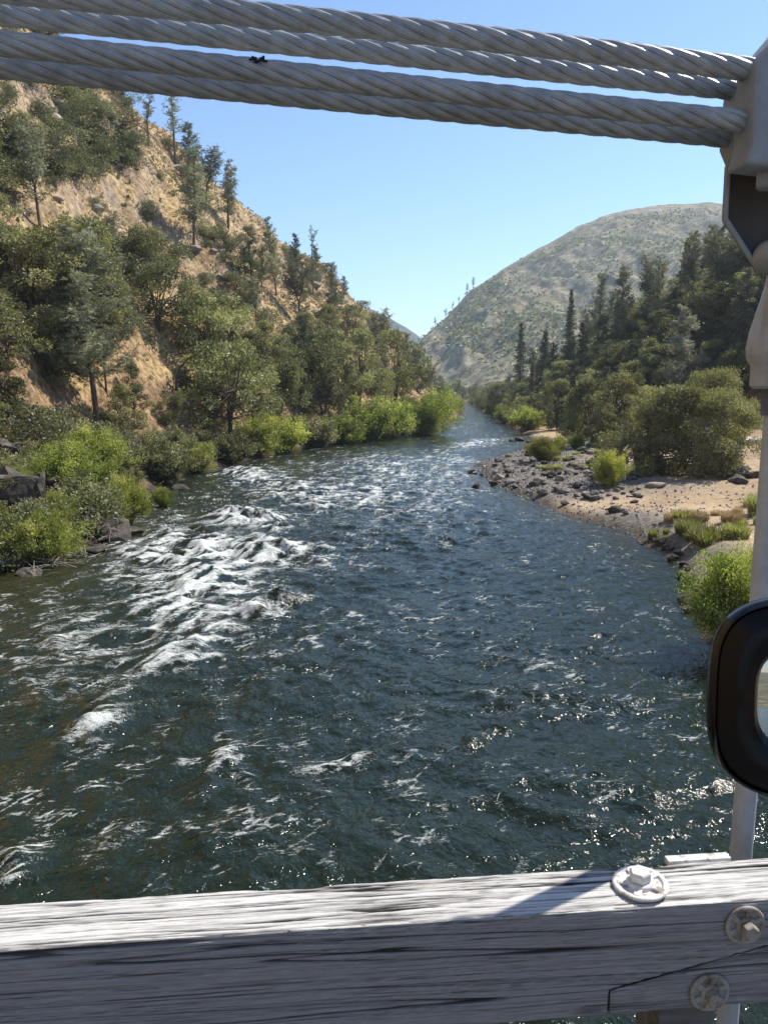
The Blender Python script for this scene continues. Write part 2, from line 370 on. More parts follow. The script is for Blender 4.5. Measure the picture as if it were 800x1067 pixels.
CR = crest([(830, 225, 170), (790, 250, 186), (750, 276, 204), (690, 318, 230), (640, 346, 258), (600, 370, 285), (560, 396, 315), (530, 409, 345), (508, 416, 400), (500, 419, 470)])
def H(x, y, detail=True):
    x = np.asarray(x, float); y = np.asarray(y, float)
    n1 = fbm(x/23., y/23., 3, 4); n2 = fbm(x/6., y/6., 5, 3); n3 = fbm(x/1.7, y/1.7, 9, 3) if detail else 0
    wob = .9*fbm(x/5., y/5., 31, 3)
    # left
    d = xl(y)-x+wob
    xc = np.interp(y, CL[:, 1], CL[:, 0]); zc = np.interp(y, CL[:, 1], CL[:, 2])
    far = smooth(480, 560, y); zc = zc*(1-far)+6*far
    dc = np.maximum(xl(y)-xc, 30)
    rise = 1.5*smooth(-.3, 3.0, d)+2.0*smooth(2, 13, d)
    t = (d-10)/(dc-10)
    up = np.where(t < 1, (zc-3.5)*np.clip(t, 0, 1)**1.12, (zc-3.5)-.45*(d-dc))
    hl = rise + np.where(d > 10, up, 0) + smooth(8, 30, d)*np.clip(1.25-.55*t, .15, 1)*(n1*5.5+n2*1.3) + smooth(0, 5, d)*(n2*.45+n3*.35)
    hl = np.where(t > 1.9, np.maximum(hl, 10), hl)
    # right
    e = x-xr(y)+wob*.6
    e0 = np.interp(y, [0, 40, 100, 130, 160, 220, 500], [34, 34, 42, 34, 15, 10, 8])
    b = .055*np.clip(e, 0, 60)+.0013*np.clip(e, 0, 60)**2+.55*smooth(0, 2.5, e)*smooth(56, 46, y)+.35*smooth(.2, 1.6, e)
    xc = np.interp(y, CR[:, 1], CR[:, 0]); zc = np.interp(y, CR[:, 1], CR[:, 2]); zc = zc*(1-far)+6*far
    ec = np.maximum(xc-xr(y), e0+25); t = (e-e0)/(ec-e0)
    up = np.where(t < 1, (zc-3)*np.clip(t, 0, 1)**1.05, (zc-3)-.3*(e-ec))
    hr = np.minimum(b, .055*e0+.0013*e0*e0+.9) + np.where(e > e0, up, 0) + smooth(0, 14, e-e0)*(n1*4.0+n2*1.2)
    hr = hr + smooth(0, 3, e)*(n2*.22+n3*.10)
    cobble = smooth(54, 64, y)*smooth(135, 115, y)*smooth(22, 10, e)
    hr = hr + smooth(0, 1.5, e)*cobble*(n3*.28+.15)
    hr = np.where(t > 1.9, np.maximum(hr, 8), hr)
    bed = np.maximum(-1.6, -.22*np.minimum(np.abs(d), np.abs(e)))-.1
    mid = (d < 0) & (e < 0)
    hgt = np.where(mid, bed, np.where(d >= 0, np.where((e > 0) & (hr > hl), hr, hl), hr))
    return hgt
xs = np.concatenate([np.arange(-330, -64, 3.0), np.arange(-64, 74, .6), np.arange(74, 360, 3.0)])
ys = np.concatenate([np.arange(-140, 18, 3.0), np.arange(18, 112, .6), np.arange(112, 250, 1.2), np.arange(250, 660, 3.0)])
GX, GY = np.meshgrid(xs, ys)
GZ = H(GX, GY)
d_ = xl(GY)-GX; e_ = GX-xr(GY)
nz = fbm(GX/9., GY/9., 41, 4); sl_y, sl_x = np.gradient(GZ); 
gx = np.gradient(GZ, xs, axis=1); gy = np.gradient(GZ, ys, axis=0); slope = np.hypot(gx, gy)
rocky = np.clip(smooth(1.35, 2.0, slope+.8*nz)*.5*smooth(20, 35, d_) + smooth(.22, .5, fbm(GX/9., GY/9., 43, 4))*.55*smooth(18, 30, d_), 0, 1)
duff = smooth(0, 8, e_-np.interp(GY, [0, 40, 100, 130, 160, 220, 500], [34, 34, 42, 34, 11, 2, 0]))*.85
lowb = smooth(16, 5, d_+4*nz)*(d_ > -4)
sandm = smooth(-1, .6, e_)*smooth(170, 140, GY)*smooth(np.interp(GY, [0, 100, 140, 220], [50, 42, 14, 4]), np.interp(GY, [0, 100, 140, 220], [30, 26, 6, 1]), e_)
graym = smooth(-2, 0, e_)*smooth(55, 63, GY+3*nz)*smooth(135, 120, GY)*smooth(17, 9, e_+5*nz)
graym = np.maximum(graym, .9*smooth(-1, .2, e_)*smooth(4.5, 2.0, e_+1.2*nz)*smooth(58, 50, GY))
wet = smooth(.42, .12, GZ)
terr = link('terrain', np_mesh('terrain', np.stack([GX, GY, GZ], -1).reshape(-1, 3), grid_faces(len(ys), len(xs)), M['terrain'],
            dict(rocky=rocky, lowbank=lowb, sand=sandm, gravel=graym, wet=wet, duff=duff), True))
tag(terr, kind='structure')
# valley floor out to the horizon
g = MB()
nn = 24; EXT = 3900
for i in range(nn+1):
    for j in range(nn+1): g.v.append((-EXT+2*EXT*i/nn, -EXT+2*EXT*j/nn, -2.5))
g.f = [tuple(map(int, f)) for f in grid_faces(nn+1, nn+1)]
tag(g.build('ground', M['mountain']), kind='structure')

# ---- far mountain on the right of the valley and the ridge behind it
def ridge(name, cp, bp, nc, nr, amp, sc, seed, back=900, prof=1.15, mat='mountain'):
    cp = np.array([on_y(u, v, y) for u, v, y in cp]); bp = np.array(bp, float)
    s = np.linspace(0, 1, nc); q = np.linspace(0, 1, len(cp)); qb = np.linspace(0, 1, len(bp))
    C = np.stack([np.interp(s, q, cp[:, k]) for k in range(3)], -1); B = np.stack([np.interp(s, qb, bp[:, k]) for k in range(3)], -1)
    t = np.concatenate([np.linspace(0, 1, nr), 1+np.linspace(0, 1, 12)[1:]])
    T = t[:, None]
    X = np.where(T <= 1, B[None, :, 0]+(C-B)[None, :, 0]*T, C[None, :, 0]+(T-1)*60)
    Y = np.where(T <= 1, B[None, :, 1]+(C-B)[None, :, 1]*T, C[None, :, 1]+(T-1)*back)
    Z = np.where(T <= 1, B[None, :, 2]+(C-B)[None, :, 2]*np.clip(T, 0, 1)**prof, C[None, :, 2]*(1-.5*(T-1)))
    fall = np.sin(np.clip(T, 0, 1)*math.pi*.985)**.8*.97+.03
    rid = 1-2*np.abs(fbm(X/sc, Y/(sc*2.2), seed, 5, .52))
    Z = Z + fall*amp*(rid-.55) + amp*.06*fbm(X/(sc*.22), Y/(sc*.3), seed+9, 3)*np.clip(T*3, 0, 1)
    V = np.stack([X, Y, Z], -1)
    o = link(name, np_mesh(name, V.reshape(-1, 3), grid_faces(len(t), nc), M[mat], None, True)); tag(o, kind='structure')
    return V
MT = ridge('mountain', [(395, 425, 1000), (420, 395, 1060), (440, 353, 1120), (465, 331, 1160), (490, 303, 1200), (520, 283, 1230), (545, 268, 1260), (575, 251, 1290), (605, 235, 1310), (635, 223, 1330), (665, 217, 1340), (700, 213, 1350), (740, 211, 1350), (790, 216, 1340), (850, 235, 1300), (930, 270, 1200), (1010, 330, 1000)],
           [(-20, 640, -2), (40, 560, -2), (90, 520, -2), (200, 480, -2), (330, 430, -2), (480, 400, -2), (640, 360, -2)], 420, 200, 36, 170, 51)
ridge('distant_ridge', [(200, 330, 3000), (330, 312, 3000), (390, 322, 3000), (418, 337, 3000), (440, 352, 3000), (470, 372, 3000), (520, 395, 3000), (600, 400, 3000)],
      [(-1400, 1900, -2), (0, 1900, -2), (900, 1900, -2)], 200, 60, 130, 400, 77, 800, mat='far_forest')

# ---- haze filling the valley
hz = MB().box((0, 0, (MT[..., 2].max()+14-4)/2), (2*EXT+200, 2*EXT+200, MT[..., 2].max()+22)).build('haze', bpy.data.materials.new('valley_haze'))
hm = hz.data.materials[0]; hm.use_nodes = True; ht = hm.node_tree
ht.nodes.remove(ht.nodes['Principled BSDF']); pv = ht.nodes.new('ShaderNodeVolumePrincipled')
pv.inputs['Color'].default_value = (.70, .84, 1.0, 1); pv.inputs['Density'].default_value = .00016; pv.inputs['Anisotropy'].default_value = .25
ht.links.new(pv.outputs[0], ht.nodes['Material Output'].inputs['Volume'])
tag(hz, kind='stuff')

# ---- river
def water_height(x, y):
    """waves of the current: chop, crossing diagonal crests and the standing waves of the rapid"""
    u, v, dep = project(x, y, np.zeros_like(x))
    def blob(cu, cv, ru, rv, ang=0, pw=1.0):
        c, s = math.cos(R(ang)), math.sin(R(ang)); a = (u-cu); b = (v-cv)
        p = (a*c+b*s)/ru; q = (-a*s+b*c)/rv; return np.exp(-(p*p+q*q)*pw)
    rap = np.zeros_like(x); foamr = np.zeros_like(x); crest = np.zeros_like(x)
    wob_u = 14*fbm(x/2.2, y/2.6, 151, 3); wob_v = 9*fbm(x/2.4, y/3.0, 153, 3); near = np.clip((v-420)/160., .25, 1.6)
    # centre u, centre v, radius u, radius v, angle, roughness, foam      (where the current breaks)
    for cu, cv, ru, rv, an, am, fo in RAPIDS:
        c, s = math.cos(R(an)), math.sin(R(an)); a = u+wob_u*near-cu; b = v+wob_v*near-cv
        p = (a*c+b*s)/ru; q = (-a*s+b*c)/rv; g = np.exp(-(p*p+q*q)); rap = np.maximum(rap, g*am); foamr = foamr + g*fo
        if rv <= 20 and cv > 495: crest = np.maximum(crest, am*np.exp(-(p*p+(q+.3)**2*2.2)))
    wx = x+.9*fbm(x/4., y/4., 61, 3); wy = y+.9*fbm(x/4., y/4., 67, 3)
    c1 = gnoise((wx*.82+wy*.57)/1.9, (-wx*.57+wy*.82)/.85, 71); c2 = gnoise((wx*.80-wy*.6)/2.6, (wx*.6+wy*.8)/1.2, 73)
    r1 = 1-2*np.abs(c1); r2 = 1-2*np.abs(c2)
    big = fbm(wx/3.4, wy/2.6, 75, 2); sm = fbm(x/.42, y/.36, 79, 3); mid = fbm(wx/1.1, wy/.8, 83, 3)
    stand = 1-2*np.abs(gnoise(wx/3.3+3.1, wy/2.0, 89))
    edge = smooth(0, 3.5, x-xl(y))*smooth(0, 2.5, xr(y)-x)
    calm = .35+.65*edge
    h = (big*.15 + mid*.075 + sm*.018 + .085*(r1*.6+r2*.6-.2))*calm*(.8+1.0*rap) + rap*(.26*(stand-.1)+.12*r2+.06*sm)*edge + .50*crest*edge
    # foam: long thin threads drawn out by the current, froth where it breaks
    patch = smooth(-.32, .30, fbm(x/5.5, y/6.5, 95, 3)); brk = smooth(-.25, .30, fbm(x/1.1, y/1.0, 107, 3))
    def threads(ax, ay, L, Wd, sd, w_): return np.exp(-(fbm((wx*ax+wy*ay)/L, (-wx*ay+wy*ax)/Wd, sd, 3)/w_)**2)
    th = np.maximum(threads(.72, .69, 2.8, .75, 99, .045), .9*threads(.95, .31, 1.9, .55, 103, .05))
    th2 = threads(.80, .60, 1.1, .30, 109, .07)*smooth(-.15, .3, fbm(x/2.6, y/3.0, 113, 3))
    tongues = fbm((wx*.45+wy*.89)/2.6, (-wx*.89+wy*.45)/.62, 117, 4)
    gaps = fbm((wx*.8+wy*.6)/1.5, (-wx*.6+wy*.8)/.5, 121, 4)
    f = foamr*(.25+1.0*np.clip(tongues, -.8, .8)+.9*np.clip(gaps, -.8, .6)+.25*np.clip(stand, -1, 1)*(rap > .15)+.25*big) + .10*crest*smooth(-.1, .4, mid+.6*gaps)
    f = f + (.58*th*patch*brk+.48*th2*brk)*(.72+.28*smooth(420, 250, u))*smooth(600, 420, y) + .5*smooth(.16, .34, h)*smooth(-.1, .4, mid)*(rap > .05)
    shallow = smooth(9, 0, x-xl(y))*smooth(70, 30, y)*.9 + smooth(7, 0, xr(y)-x)*smooth(30, 60, y)*.7
    return h*np.clip(1.05-.0006*y, .5, 1), np.clip(f, 0, 1.1), np.clip(shallow, 0, 1)
RAPIDS = [(195, 578, 70, 34, 10, .9, .95), (262, 545, 36, 12, 8, 1.0, .55), (285, 580, 55, 11, 3, 1.0, .65), (170, 645, 80, 50, -15, .5, .55), (215, 612, 40, 20, -20, .9, .55),
          (205, 680, 45, 18, -30, .5, .45), (285, 635, 45, 10, -10, .8, .35), (95, 765, 52, 20, -38, .45, .42), (60, 700, 55, 45, 0, .3, .34), (230, 800, 28, 18, -40, .3, .5), (345, 797, 50, 10, -12, .25, .5),
          (120, 872, 55, 26, -20, .3, .42), (265, 500, 40, 14, 5, .7, .40), (320, 520, 60, 20, 0, .6, .25), (405, 520, 70, 28, 0, .6, .5), (400, 485, 75, 16, 0, .5, .52), (470, 500, 25, 40, 0, .4, .25),
          (500, 462, 30, 5, -8, .4, .85), (480, 480, 20, 4, 0, .4, .5), (432, 735, 16, 26, -20, .3, .42), (505, 770, 30, 12, -20, .3, .25), (620, 850, 90, 40, 0, .35, .16), (560, 700, 90, 60, 0, .3, .10), (15, 910, 30, 20, 0, .3, .4),
          (420, 560, 110, 40, 0, .45, .12), (250, 870, 60, 30, 0, .3, .18), (470, 445, 20, 4, 0, .2, .3), (190, 660, 190, 100, 0, .3, .13)]
vv = np.concatenate([np.linspace(419.6, 470, 110), np.linspace(470, 640, 300)[1:], np.linspace(640, 1110, 600)[1:]])
rows = np.array([on_z(400, v, 0)[1] for v in vv]); rows = rows[rows < 700][::-1]
nc = 820
sx = np.linspace(0, 1, nc)
x0 = np.maximum(xl(rows)-4, -.74*rows-7); x1 = np.minimum(xr(rows)+4, .66*rows+7)
WX = x0[:, None]+(x1-x0)[:, None]*sx[None, :]; WY = np.repeat(rows[:, None], nc, 1)
WH, WF, WS = water_height(WX, WY)
riv = link('river_water', np_mesh('river_water', np.stack([WX, WY, WH], -1).reshape(-1, 3), grid_faces(len(rows), nc), M['water'], dict(foam=WF, shallow=WS), True))
tag(riv, kind='structure')
ys2 = np.arange(-140, rows[0]+.9, .9); xs2 = np.linspace(-34, 28, 70)
X2, Y2 = np.meshgrid(xs2, ys2); Z2 = .06*fbm(X2/3., Y2/3., 5, 3)-.12
tag(link('water_under_bridge', np_mesh('water_under_bridge', np.stack([X2, Y2, Z2], -1).reshape(-1, 3), grid_faces(len(ys2), len(xs2)), M['water'], None, True)), kind='structure')

# ================================================================== VEGETATION
def hit(u, v, ymax=640):
    """where the line of sight through a photo pixel meets the land"""
    d = ray(u, v); t = np.concatenate([np.linspace(15, 150, 1200), np.linspace(150, ymax, 1600)]); P = np.array([0, 0, EYE])+t[:, None]*d/d[1]
    z = np.maximum(H(P[:, 0], P[:, 1]), 0.0); k = np.nonzero(P[:, 2] <= z)[0]
    if len(k) == 0: return None
    p = P[k[0]]; return np.array([p[0], p[1], z[k[0]]])

def leaves(rng, P, size, asp=.5, up=0.0, tone=None, D=None):
    """one small four-cornered leaf spray per point; D = preferred long axis"""
    n = len(P); a = rng.normal(size=(n, 3))
    if D is not None: a = D+.55*a
    a[:, 2] += up; a /= np.linalg.norm(a, axis=1, keepdims=True)
    b = np.cross(a, rng.normal(size=(n, 3))); b /= np.linalg.norm(b, axis=1, keepdims=True)+1e-9
    s = (size*rng.uniform(.65, 1.4, n))[:, None]; c = np.cross(a, b)
    V = np.stack([P-a*s*.5, P+b*s*asp*.5+c*s*.08, P+a*s*.5, P-b*s*asp*.5+c*s*.08], 1).reshape(-1, 3)
    F = np.arange(4*n).reshape(n, 4)
    tn = np.clip(rng.normal(.5, .22, n) if tone is None else tone+rng.normal(0, .15, n), 0, 1)
    return V, F, np.repeat(tn, 4)
def crown_mesh(name, parts, mat):
    V = []; F = []; T = []; o = 0
    for v, f, t in parts: V.append(v); F.append(f+o); T.append(t); o += len(v)
    return np_mesh(name, np.concatenate(V), np.concatenate(F), M[mat], dict(leaf_tone=np.concatenate(T)))
def gray_pine(seed, Ht=18., W=3.6, fork=True, n_tuft=1500, mat='pine', low=.28):
    rng = np.random.default_rng(seed); mb = MB(); pts = []; dirs = []; tones = []
    stems = []
    lean = rng.normal(0, .05, 2)
    fh = Ht*rng.uniform(.3, .45) if fork else Ht*.98
    k = np.linspace(0, 1, 9)
    base = [Vector((lean[0]*h*fh, lean[1]*h*fh, h*fh-.4*(h == 0))) for h in k]
    r0 = .017*Ht
    mb.tube(base, list(r0*(1-.35*k)) if fork else list(r0*(1-.93*k)), 8)
    if fork:
        for i in range(rng.integers(2, 4)):
            an = rng.uniform(0, 6.28); sp = rng.uniform(.10, .26)*Ht*(.5 if i == 0 else 1); top = Ht*(1.0 if i == 0 else rng.uniform(.78, .95))
            P = [base[-1]+Vector((math.cos(an)*sp*(q**.7), math.sin(an)*sp*(q**.7), (top-fh)*q)) for q in np.linspace(0, 1, 8)]
            P[0] = base[-1]-Vector((0, 0, .3)); mb.tube(P, list(r0*.55*(1-.93*np.linspace(0, 1, 8))), 7); stems.append(P)
    stems.append(base)
    allb = []
    for P in stems:
        z0 = P[0].z; z1 = P[-1].z
        if P is base and fork: lo, nb = .6, 10
        else: lo, nb = (.1 if fork else low), int(44*(z1-z0)/Ht)+8
        for i in range(nb):
            q = lo+(1-lo)*(i+rng.uniform(0, 1))/nb; q = min(q, .99)
            f = q*(len(P)-1); j = int(f); p = P[j].lerp(P[min(j+1, len(P)-1)], f-j)
            hh = p.z/Ht
            L = W*(.35+.9*math.sin(min(1, (1.03-hh)/.62)*1.45))*rng.uniform(.45, 1.15)*(.62 if fork else .8)
            an = rng.uniform(0, 6.28); dv = Vector((math.cos(an), math.sin(an), rng.uniform(.0, .5)))
            B = [p+dv*(L*s)+Vector((0, 0, .25*L*s*s)) for s in (0, .35, .7, 1.0)]
            mb.tube(B, [.012*Ht*.33*(1-.25*hh), .01*Ht*.25, .008*Ht*.16, .01], 5)
            allb.append((B, L))
    tot = sum(l for _, l in allb)
    for B, L in allb:
        n = max(3, int(n_tuft*L/tot)); tn = np.clip(rng.normal(.5, .2), .1, .95)
        for _ in range(n):
            s = rng.beta(2.2, 1.3); f = s*3; j = min(int(f), 2); p = B[j].lerp(B[j+1], f-j)
            pts.append(np.array(p)+rng.normal(0, .10*L+.18, 3)*[1, 1, .75]); tones.append(tn)
            d = np.array(B[3]-B[0]); dirs.append(d/np.linalg.norm(d))
    pts = np.array(pts); tones = np.array(tones); dirs = np.array(dirs); per = 9
    C = np.repeat(pts, per, 0); rad = rng.normal(size=C.shape); rad /= np.linalg.norm(rad, axis=1, keepdims=True); rad[:, 2] = np.abs(rad[:, 2])*.8+.1*rad[:, 2]
    ln = .020*Ht
    return mb.mesh('pine_trunk', M['bark'], sm=True), crown_mesh('pine_crown', [leaves(rng, C+rad*ln*.55, ln*1.1, .20, 0, np.repeat(tones, per), rad*2.2)], mat), Ht
def conifer(seed, Ht=22., W=3.4, mat='dark_pine', nb=150, per=62):
    rng = np.random.default_rng(seed); mb = MB(); k = np.linspace(0, 1, 10)
    P = [Vector((.12*math.sin(3*h+seed), .12*math.cos(2*h), h*Ht-.4*(h == 0))) for h in k]
    mb.tube(P, list(.016*Ht*(1-.95*k)), 8); parts = []
    for i in range(nb):
        q = .10+.89*(i+rng.uniform())/nb; an = i*2.4+rng.normal(0, .4)
        L = W*((1-q)**.75*.95+.06)*rng.uniform(.55, 1.2)*(1 if q > .2 else .7)
        p = np.array([0, 0, q*Ht]); dv = np.array([math.cos(an), math.sin(an), rng.uniform(-.25, .15)])
        if L > .5: mb.tube([p, p+dv*L*.5, p+dv*L*.95+[0, 0, .05*L]], [.03+.012*L, .02+.006*L, .01], 4)
        n = int(per*(.35+L/W)); s = rng.uniform(.1, 1, n)**.7
        Q = p+dv*(L*s)[:, None]+np.stack([rng.normal(0, .12*L+.12, n), rng.normal(0, .12*L+.12, n), rng.normal(-.05*L, .13+.03*L, n)], -1)
        Dd = np.tile(dv, (n, 1))+[0, 0, .25]
        parts.append(leaves(rng, Q, .021*Ht, .32, 0, np.full(n, np.clip(rng.normal(.5, .2), .1, .9)), Dd*1.2))
    return mb.mesh('conifer_trunk', M['bark'], sm=True), crown_mesh('conifer_crown', parts, mat), Ht
def broad(seed, Ht=9., W=4.2, lobes=34, per=330, size=.26, mat='oak', skirt=.1, bark='bark', lob=.26, trunk=True, asp=.55):
    """rounded broadleaf: limbs fan out to uneven lobes of leaf sprays with gaps between them"""
    rng = np.random.default_rng(seed); mb = MB(); parts = []
    nst = rng.integers(2, 4) if trunk else 5
    st = []
    for i in range(nst):
        an = 6.28*i/nst+rng.normal(0, .3); sp = W*rng.uniform(.15, .32); hh = Ht*rng.uniform(.42, .58)
        S_ = [Vector((math.cos(an)*sp*q**1.3, math.sin(an)*sp*q**1.3, hh*q-.3*(q == 0))) for q in np.linspace(0, 1, 6)]
        mb.tube(S_, list(.026*Ht*(1-.6*np.linspace(0, 1, 6))/(nst**.4)), 7); st.append(S_)
    sx_, sy_ = rng.uniform(.85, 1.15, 2)
    for i in range(lobes):
        an = rng.uniform(0, 6.283); q = rng.uniform(0, 1); z = Ht*(skirt+(.93-skirt)*q)
        rr = W*math.sqrt(max(.05, 1-((q-.38)/.68)**2))*rng.uniform(.30, 1.0)**.5*(1+.22*math.sin(3*an+seed)+.12*math.sin(5*an))
        rl = lob*W*rng.uniform(.55, 1.25); rr = max(0, rr-rl*.6)
        c = np.array([math.cos(an)*rr*sx_, math.sin(an)*rr*sy_, min(max(z, rl*.55), Ht-rl*.6)])
        S_ = st[i % nst]; p = S_[rng.integers(2, 6)]
        mb.tube([p, p.lerp(Vector(c), .5)+Vector((0, 0, -.04*Ht)), Vector(c)], [.008*Ht, .005*Ht, .002*Ht], 5)
        n = int(per*(rl/(lob*W))**2); g_ = rng.normal(size=(n, 3)); g_ /= np.linalg.norm(g_, axis=1, keepdims=True)
        rad = rl*(rng.uniform(.25, 1.0, n)**.45)*(1+.25*np.sin(4*g_[:, 0]+i)*np.cos(5*g_[:, 2]))
        rad = rad*(1+.55*rng.uniform(0, 1, n)*(rng.uniform(0, 1, n) < .16)); Q = c+g_*rad[:, None]*[1, 1, .78]; Q[:, 2] = np.maximum(Q[:, 2], .02)
        parts.append(leaves(rng, Q, size, asp, 0, np.full(n, np.clip(rng.normal(.5, .18), .05, .95)), g_*.5+[0, 0, .2]))
    return mb.mesh('broadleaf_trunk', M[bark], sm=True), crown_mesh('broadleaf_crown', parts, mat), Ht
def willow(seed, Ht=4., W=2.2, stems=60, per=150, size=.24, mat='willow', lean=(0, 0)):
    rng = np.random.default_rng(seed); mb = MB(); parts = []
    for i in range(stems):
        an = rng.uniform(0, 6.283); sp = W*rng.uniform(.08, 1.0)**.7; hh = Ht*rng.uniform(.5, 1.0)*(1-.45*(sp/W)**2)
        b = np.array([rng.normal(0, .12*W), rng.normal(0, .12*W), -.15])
        q = np.linspace(0, 1, 6)
        S_ = np.stack([b[0]+(math.cos(an)*sp+lean[0]*hh)*q**1.5, b[1]+(math.sin(an)*sp+lean[1]*hh)*q**1.5, b[2]+hh*(1.12*q-.12*q*q)], -1)
        mb.tube(S_, list(.008*Ht*(1-.85*q)), 5)
        n = per; s = rng.uniform(.18, 1.02, n)**.75; f = s*5; j = np.minimum(f.astype(int), 4); Q = S_[j]+(S_[j+1]-S_[j])*(f-j)[:, None]
        kc = rng.integers(3, 7); cc = rng.normal(0, .075*Ht, (kc, 3)); Q = Q+cc[(s*kc*.999/1.03).astype(int)%kc]+rng.normal(0, .036*Ht, (n, 3))*(.5+s[:, None]); Q[:, 2] = np.maximum(Q[:, 2], .03)
        Dd = (S_[j+1]-S_[j]); Dd /= np.linalg.norm(Dd, axis=1, keepdims=True)
        parts.append(leaves(rng, Q, size, .42, 0, np.full(n, np.clip(rng.normal(.5, .25), .05, .95)), Dd*.6))
    return mb.mesh('willow_stems', M['grey_bark'], sm=True), crown_mesh('willow_crown', parts, mat), Ht
def tuft(seed, Ht=.8, W=.8, n=700, mat='sedge'):
    rng = np.random.default_rng(seed); an = rng.uniform(0, 6.28, n); r = W*.75*np.sqrt(rng.uniform(0, 1, n))
    b = np.stack([r*np.cos(an), r*np.sin(an), np.full(n, -.05)], -1); a2 = an+rng.normal(0, .8, n); sp = rng.uniform(.1, .6, n)*Ht
    h = Ht*rng.uniform(.45, 1.05, n)*(1-.35*(r/W)**2); m_ = b+np.stack([np.cos(a2)*sp*.35, np.sin(a2)*sp*.35, h*.6], -1); t = b+np.stack([np.cos(a2)*sp, np.sin(a2)*sp, h], -1)
    wv = np.stack([-np.sin(a2), np.cos(a2), 0*a2], -1)*(.018*Ht/.8+.006)
    V = np.stack([b-wv, b+wv, m_+wv, m_-wv, t-wv*.2, t+wv*.2], 1).reshape(-1, 3); o = np.arange(n)[:, None]*6
    F = np.concatenate([o+[0, 1, 2, 3], o+[3, 2, 5, 4]]); tn = np.repeat(np.clip(rng.normal(.5, .25, n), 0, 1), 6)
    return np_mesh('tuft_blades', V, F, M[mat], dict(leaf_tone=tn)), Ht

P_ = {}
P_['pine'] = [gray_pine(11), gray_pine(12, W=3.2), gray_pine(13, W=4.0), gray_pine(14, fork=False, W=3.3), gray_pine(15, fork=False, W=2.9, low=.2)]
P_['bigpine'] = [gray_pine(21, 24., 5.6, True, 2600, 'pine'), gray_pine(22, 24., 5.6, False, 2700, 'pine', .22)]
P_['silverpine'] = [gray_pine(24, 22., 5.0, False, 3000, 'silver', .12)]
P_['greywillow'] = [willow(98, 3.6, 2.6, 60, 150, .24, 'oak'), willow(99, 3.2, 2.4, 60, 150, .24, 'pale_olive')]
P_['slimpine'] = [gray_pine(31, 18., 2.0, False, 420, 'pine', .38), gray_pine(33, 18., 2.3, True, 420, 'pine')]
P_['darkpine'] = [gray_pine(41, 18., 3.0, False, 1700, 'dark_pine', .12), gray_pine(42, 18., 3.3, False, 1700, 'dark_pine', .15)]
P_['conifer'] = [conifer(51), conifer(52, W=4.2), conifer(53, W=3.0)]
P_['oak'] = [broad(61), broad(62, W=4.8, lobes=40), broad(63, W=3.9, lobes=30), broad(64, 10, 4.0, 36)]
P_['shrub'] = [broad(71, 2.6, 2.0, 16, 170, .15, 'shrub', .05, trunk=False, lob=.34), broad(72, 2.2, 2.2, 18, 170, .15, 'shrub', .05, trunk=False, lob=.32), broad(73, 3.0, 1.9, 16, 170, .16, 'shrub', .05, trunk=False, lob=.34)]
P_['bankoak'] = [broad(65, 8, 4.2, 46, 300, .26, 'oak', .02, lob=.24), broad(66, 9, 4.4, 50, 300, .26, 'oak', .02, lob=.24), broad(67, 8.5, 4.0, 44, 300, .26, 'oak', .03, lob=.25)]
P_['bush'] = [broad(81, 9., 7.2, 150, 620, .26, 'pale_olive', .0, 'grey_bark', .17, False, .42), broad(82, 8., 6.0, 100, 480, .25, 'pale_olive', .03, 'grey_bark', .19, False, .42)]
P_['willow'] = [willow(91), willow(92, 4, 2.6, 70), willow(93, 4.2, 1.9, 50)]
P_['leanwillow'] = [willow(94, 7, 3.6, 80, 170, .26, 'willow', (.42, -.1))]
P_['finewillow'] = [willow(95, 4.2, 2.8, 150, 420, .13, 'willow'), willow(96, 3.4, 2.2, 120, 320, .13, 'willow'), willow(97, 3.8, 3.0, 110, 320, .15, 'willow')]
T_ = {'sedge': [tuft(101, .8, .8, 420), tuft(102, .75, 1.0, 420), tuft(105, .9, .6, 260)], 'dry': [tuft(103, .7, .9, 600, 'drygrass'), tuft(104, .55, 1.1, 700, 'drygrass')]}
NAMES = dict(pine='pine_tree', bigpine='pine_tree', slimpine='pine_tree', darkpine='pine_tree', conifer='conifer_tree', silverpine='pine_tree', greywillow='willow_bush', oak='oak_tree', bankoak='oak_tree', shrub='shrub', bush='bush', willow='willow_bush', leanwillow='willow_tree', finewillow='willow_bush')
CATS = dict(pine='pine tree', bigpine='pine tree', slimpine='pine tree', darkpine='pine tree', conifer='conifer tree', silverpine='pine tree', greywillow='willow bush', oak='oak tree', bankoak='oak tree', shrub='shrub', bush='bush', willow='willow bush', leanwillow='willow tree', finewillow='willow bush')
rnd = random.Random(7)
PLANTED = []
def plant(kind, p, h, label, group=None, wide=1.0, var=None, rz=None):
    L = P_[kind]; tm, cm, Ht = L[(var if var is not None else rnd.randrange(len(L))) % len(L)]
    t = empty(NAMES[kind], (float(p[0]), float(p[1]), float(p[2])-.05), rnd.uniform(0, 6.28) if rz is None else rz)
    s = h/Ht; t.scale = (s*wide, s*wide, s)
    tag(t, label, CATS[kind], group)
    link('trunk' if kind not in ('shrub', 'willow', 'bush', 'finewillow', 'greywillow') else 'stems', tm, t); link('crown', cm, t)
    PLANTED.append((p[0], p[1], h*.25*wide)); return t
def hero(kind, u, vb, vt, label, wide=1.0, var=None, group=None, rz=None, dep=None):
    p = hit(u, vb)
    if p is None: p = on_y(u, vb, dep or 200); p[2] = float(H(p[0], p[1]))
    h = (vb-vt)/800.*math.hypot(p[1], p[2]-EYE)
    return plant(kind, p, h, label, group, wide, var, rz)

LH = 'pines on the left hillside'; RB = 'trees on the right bank'
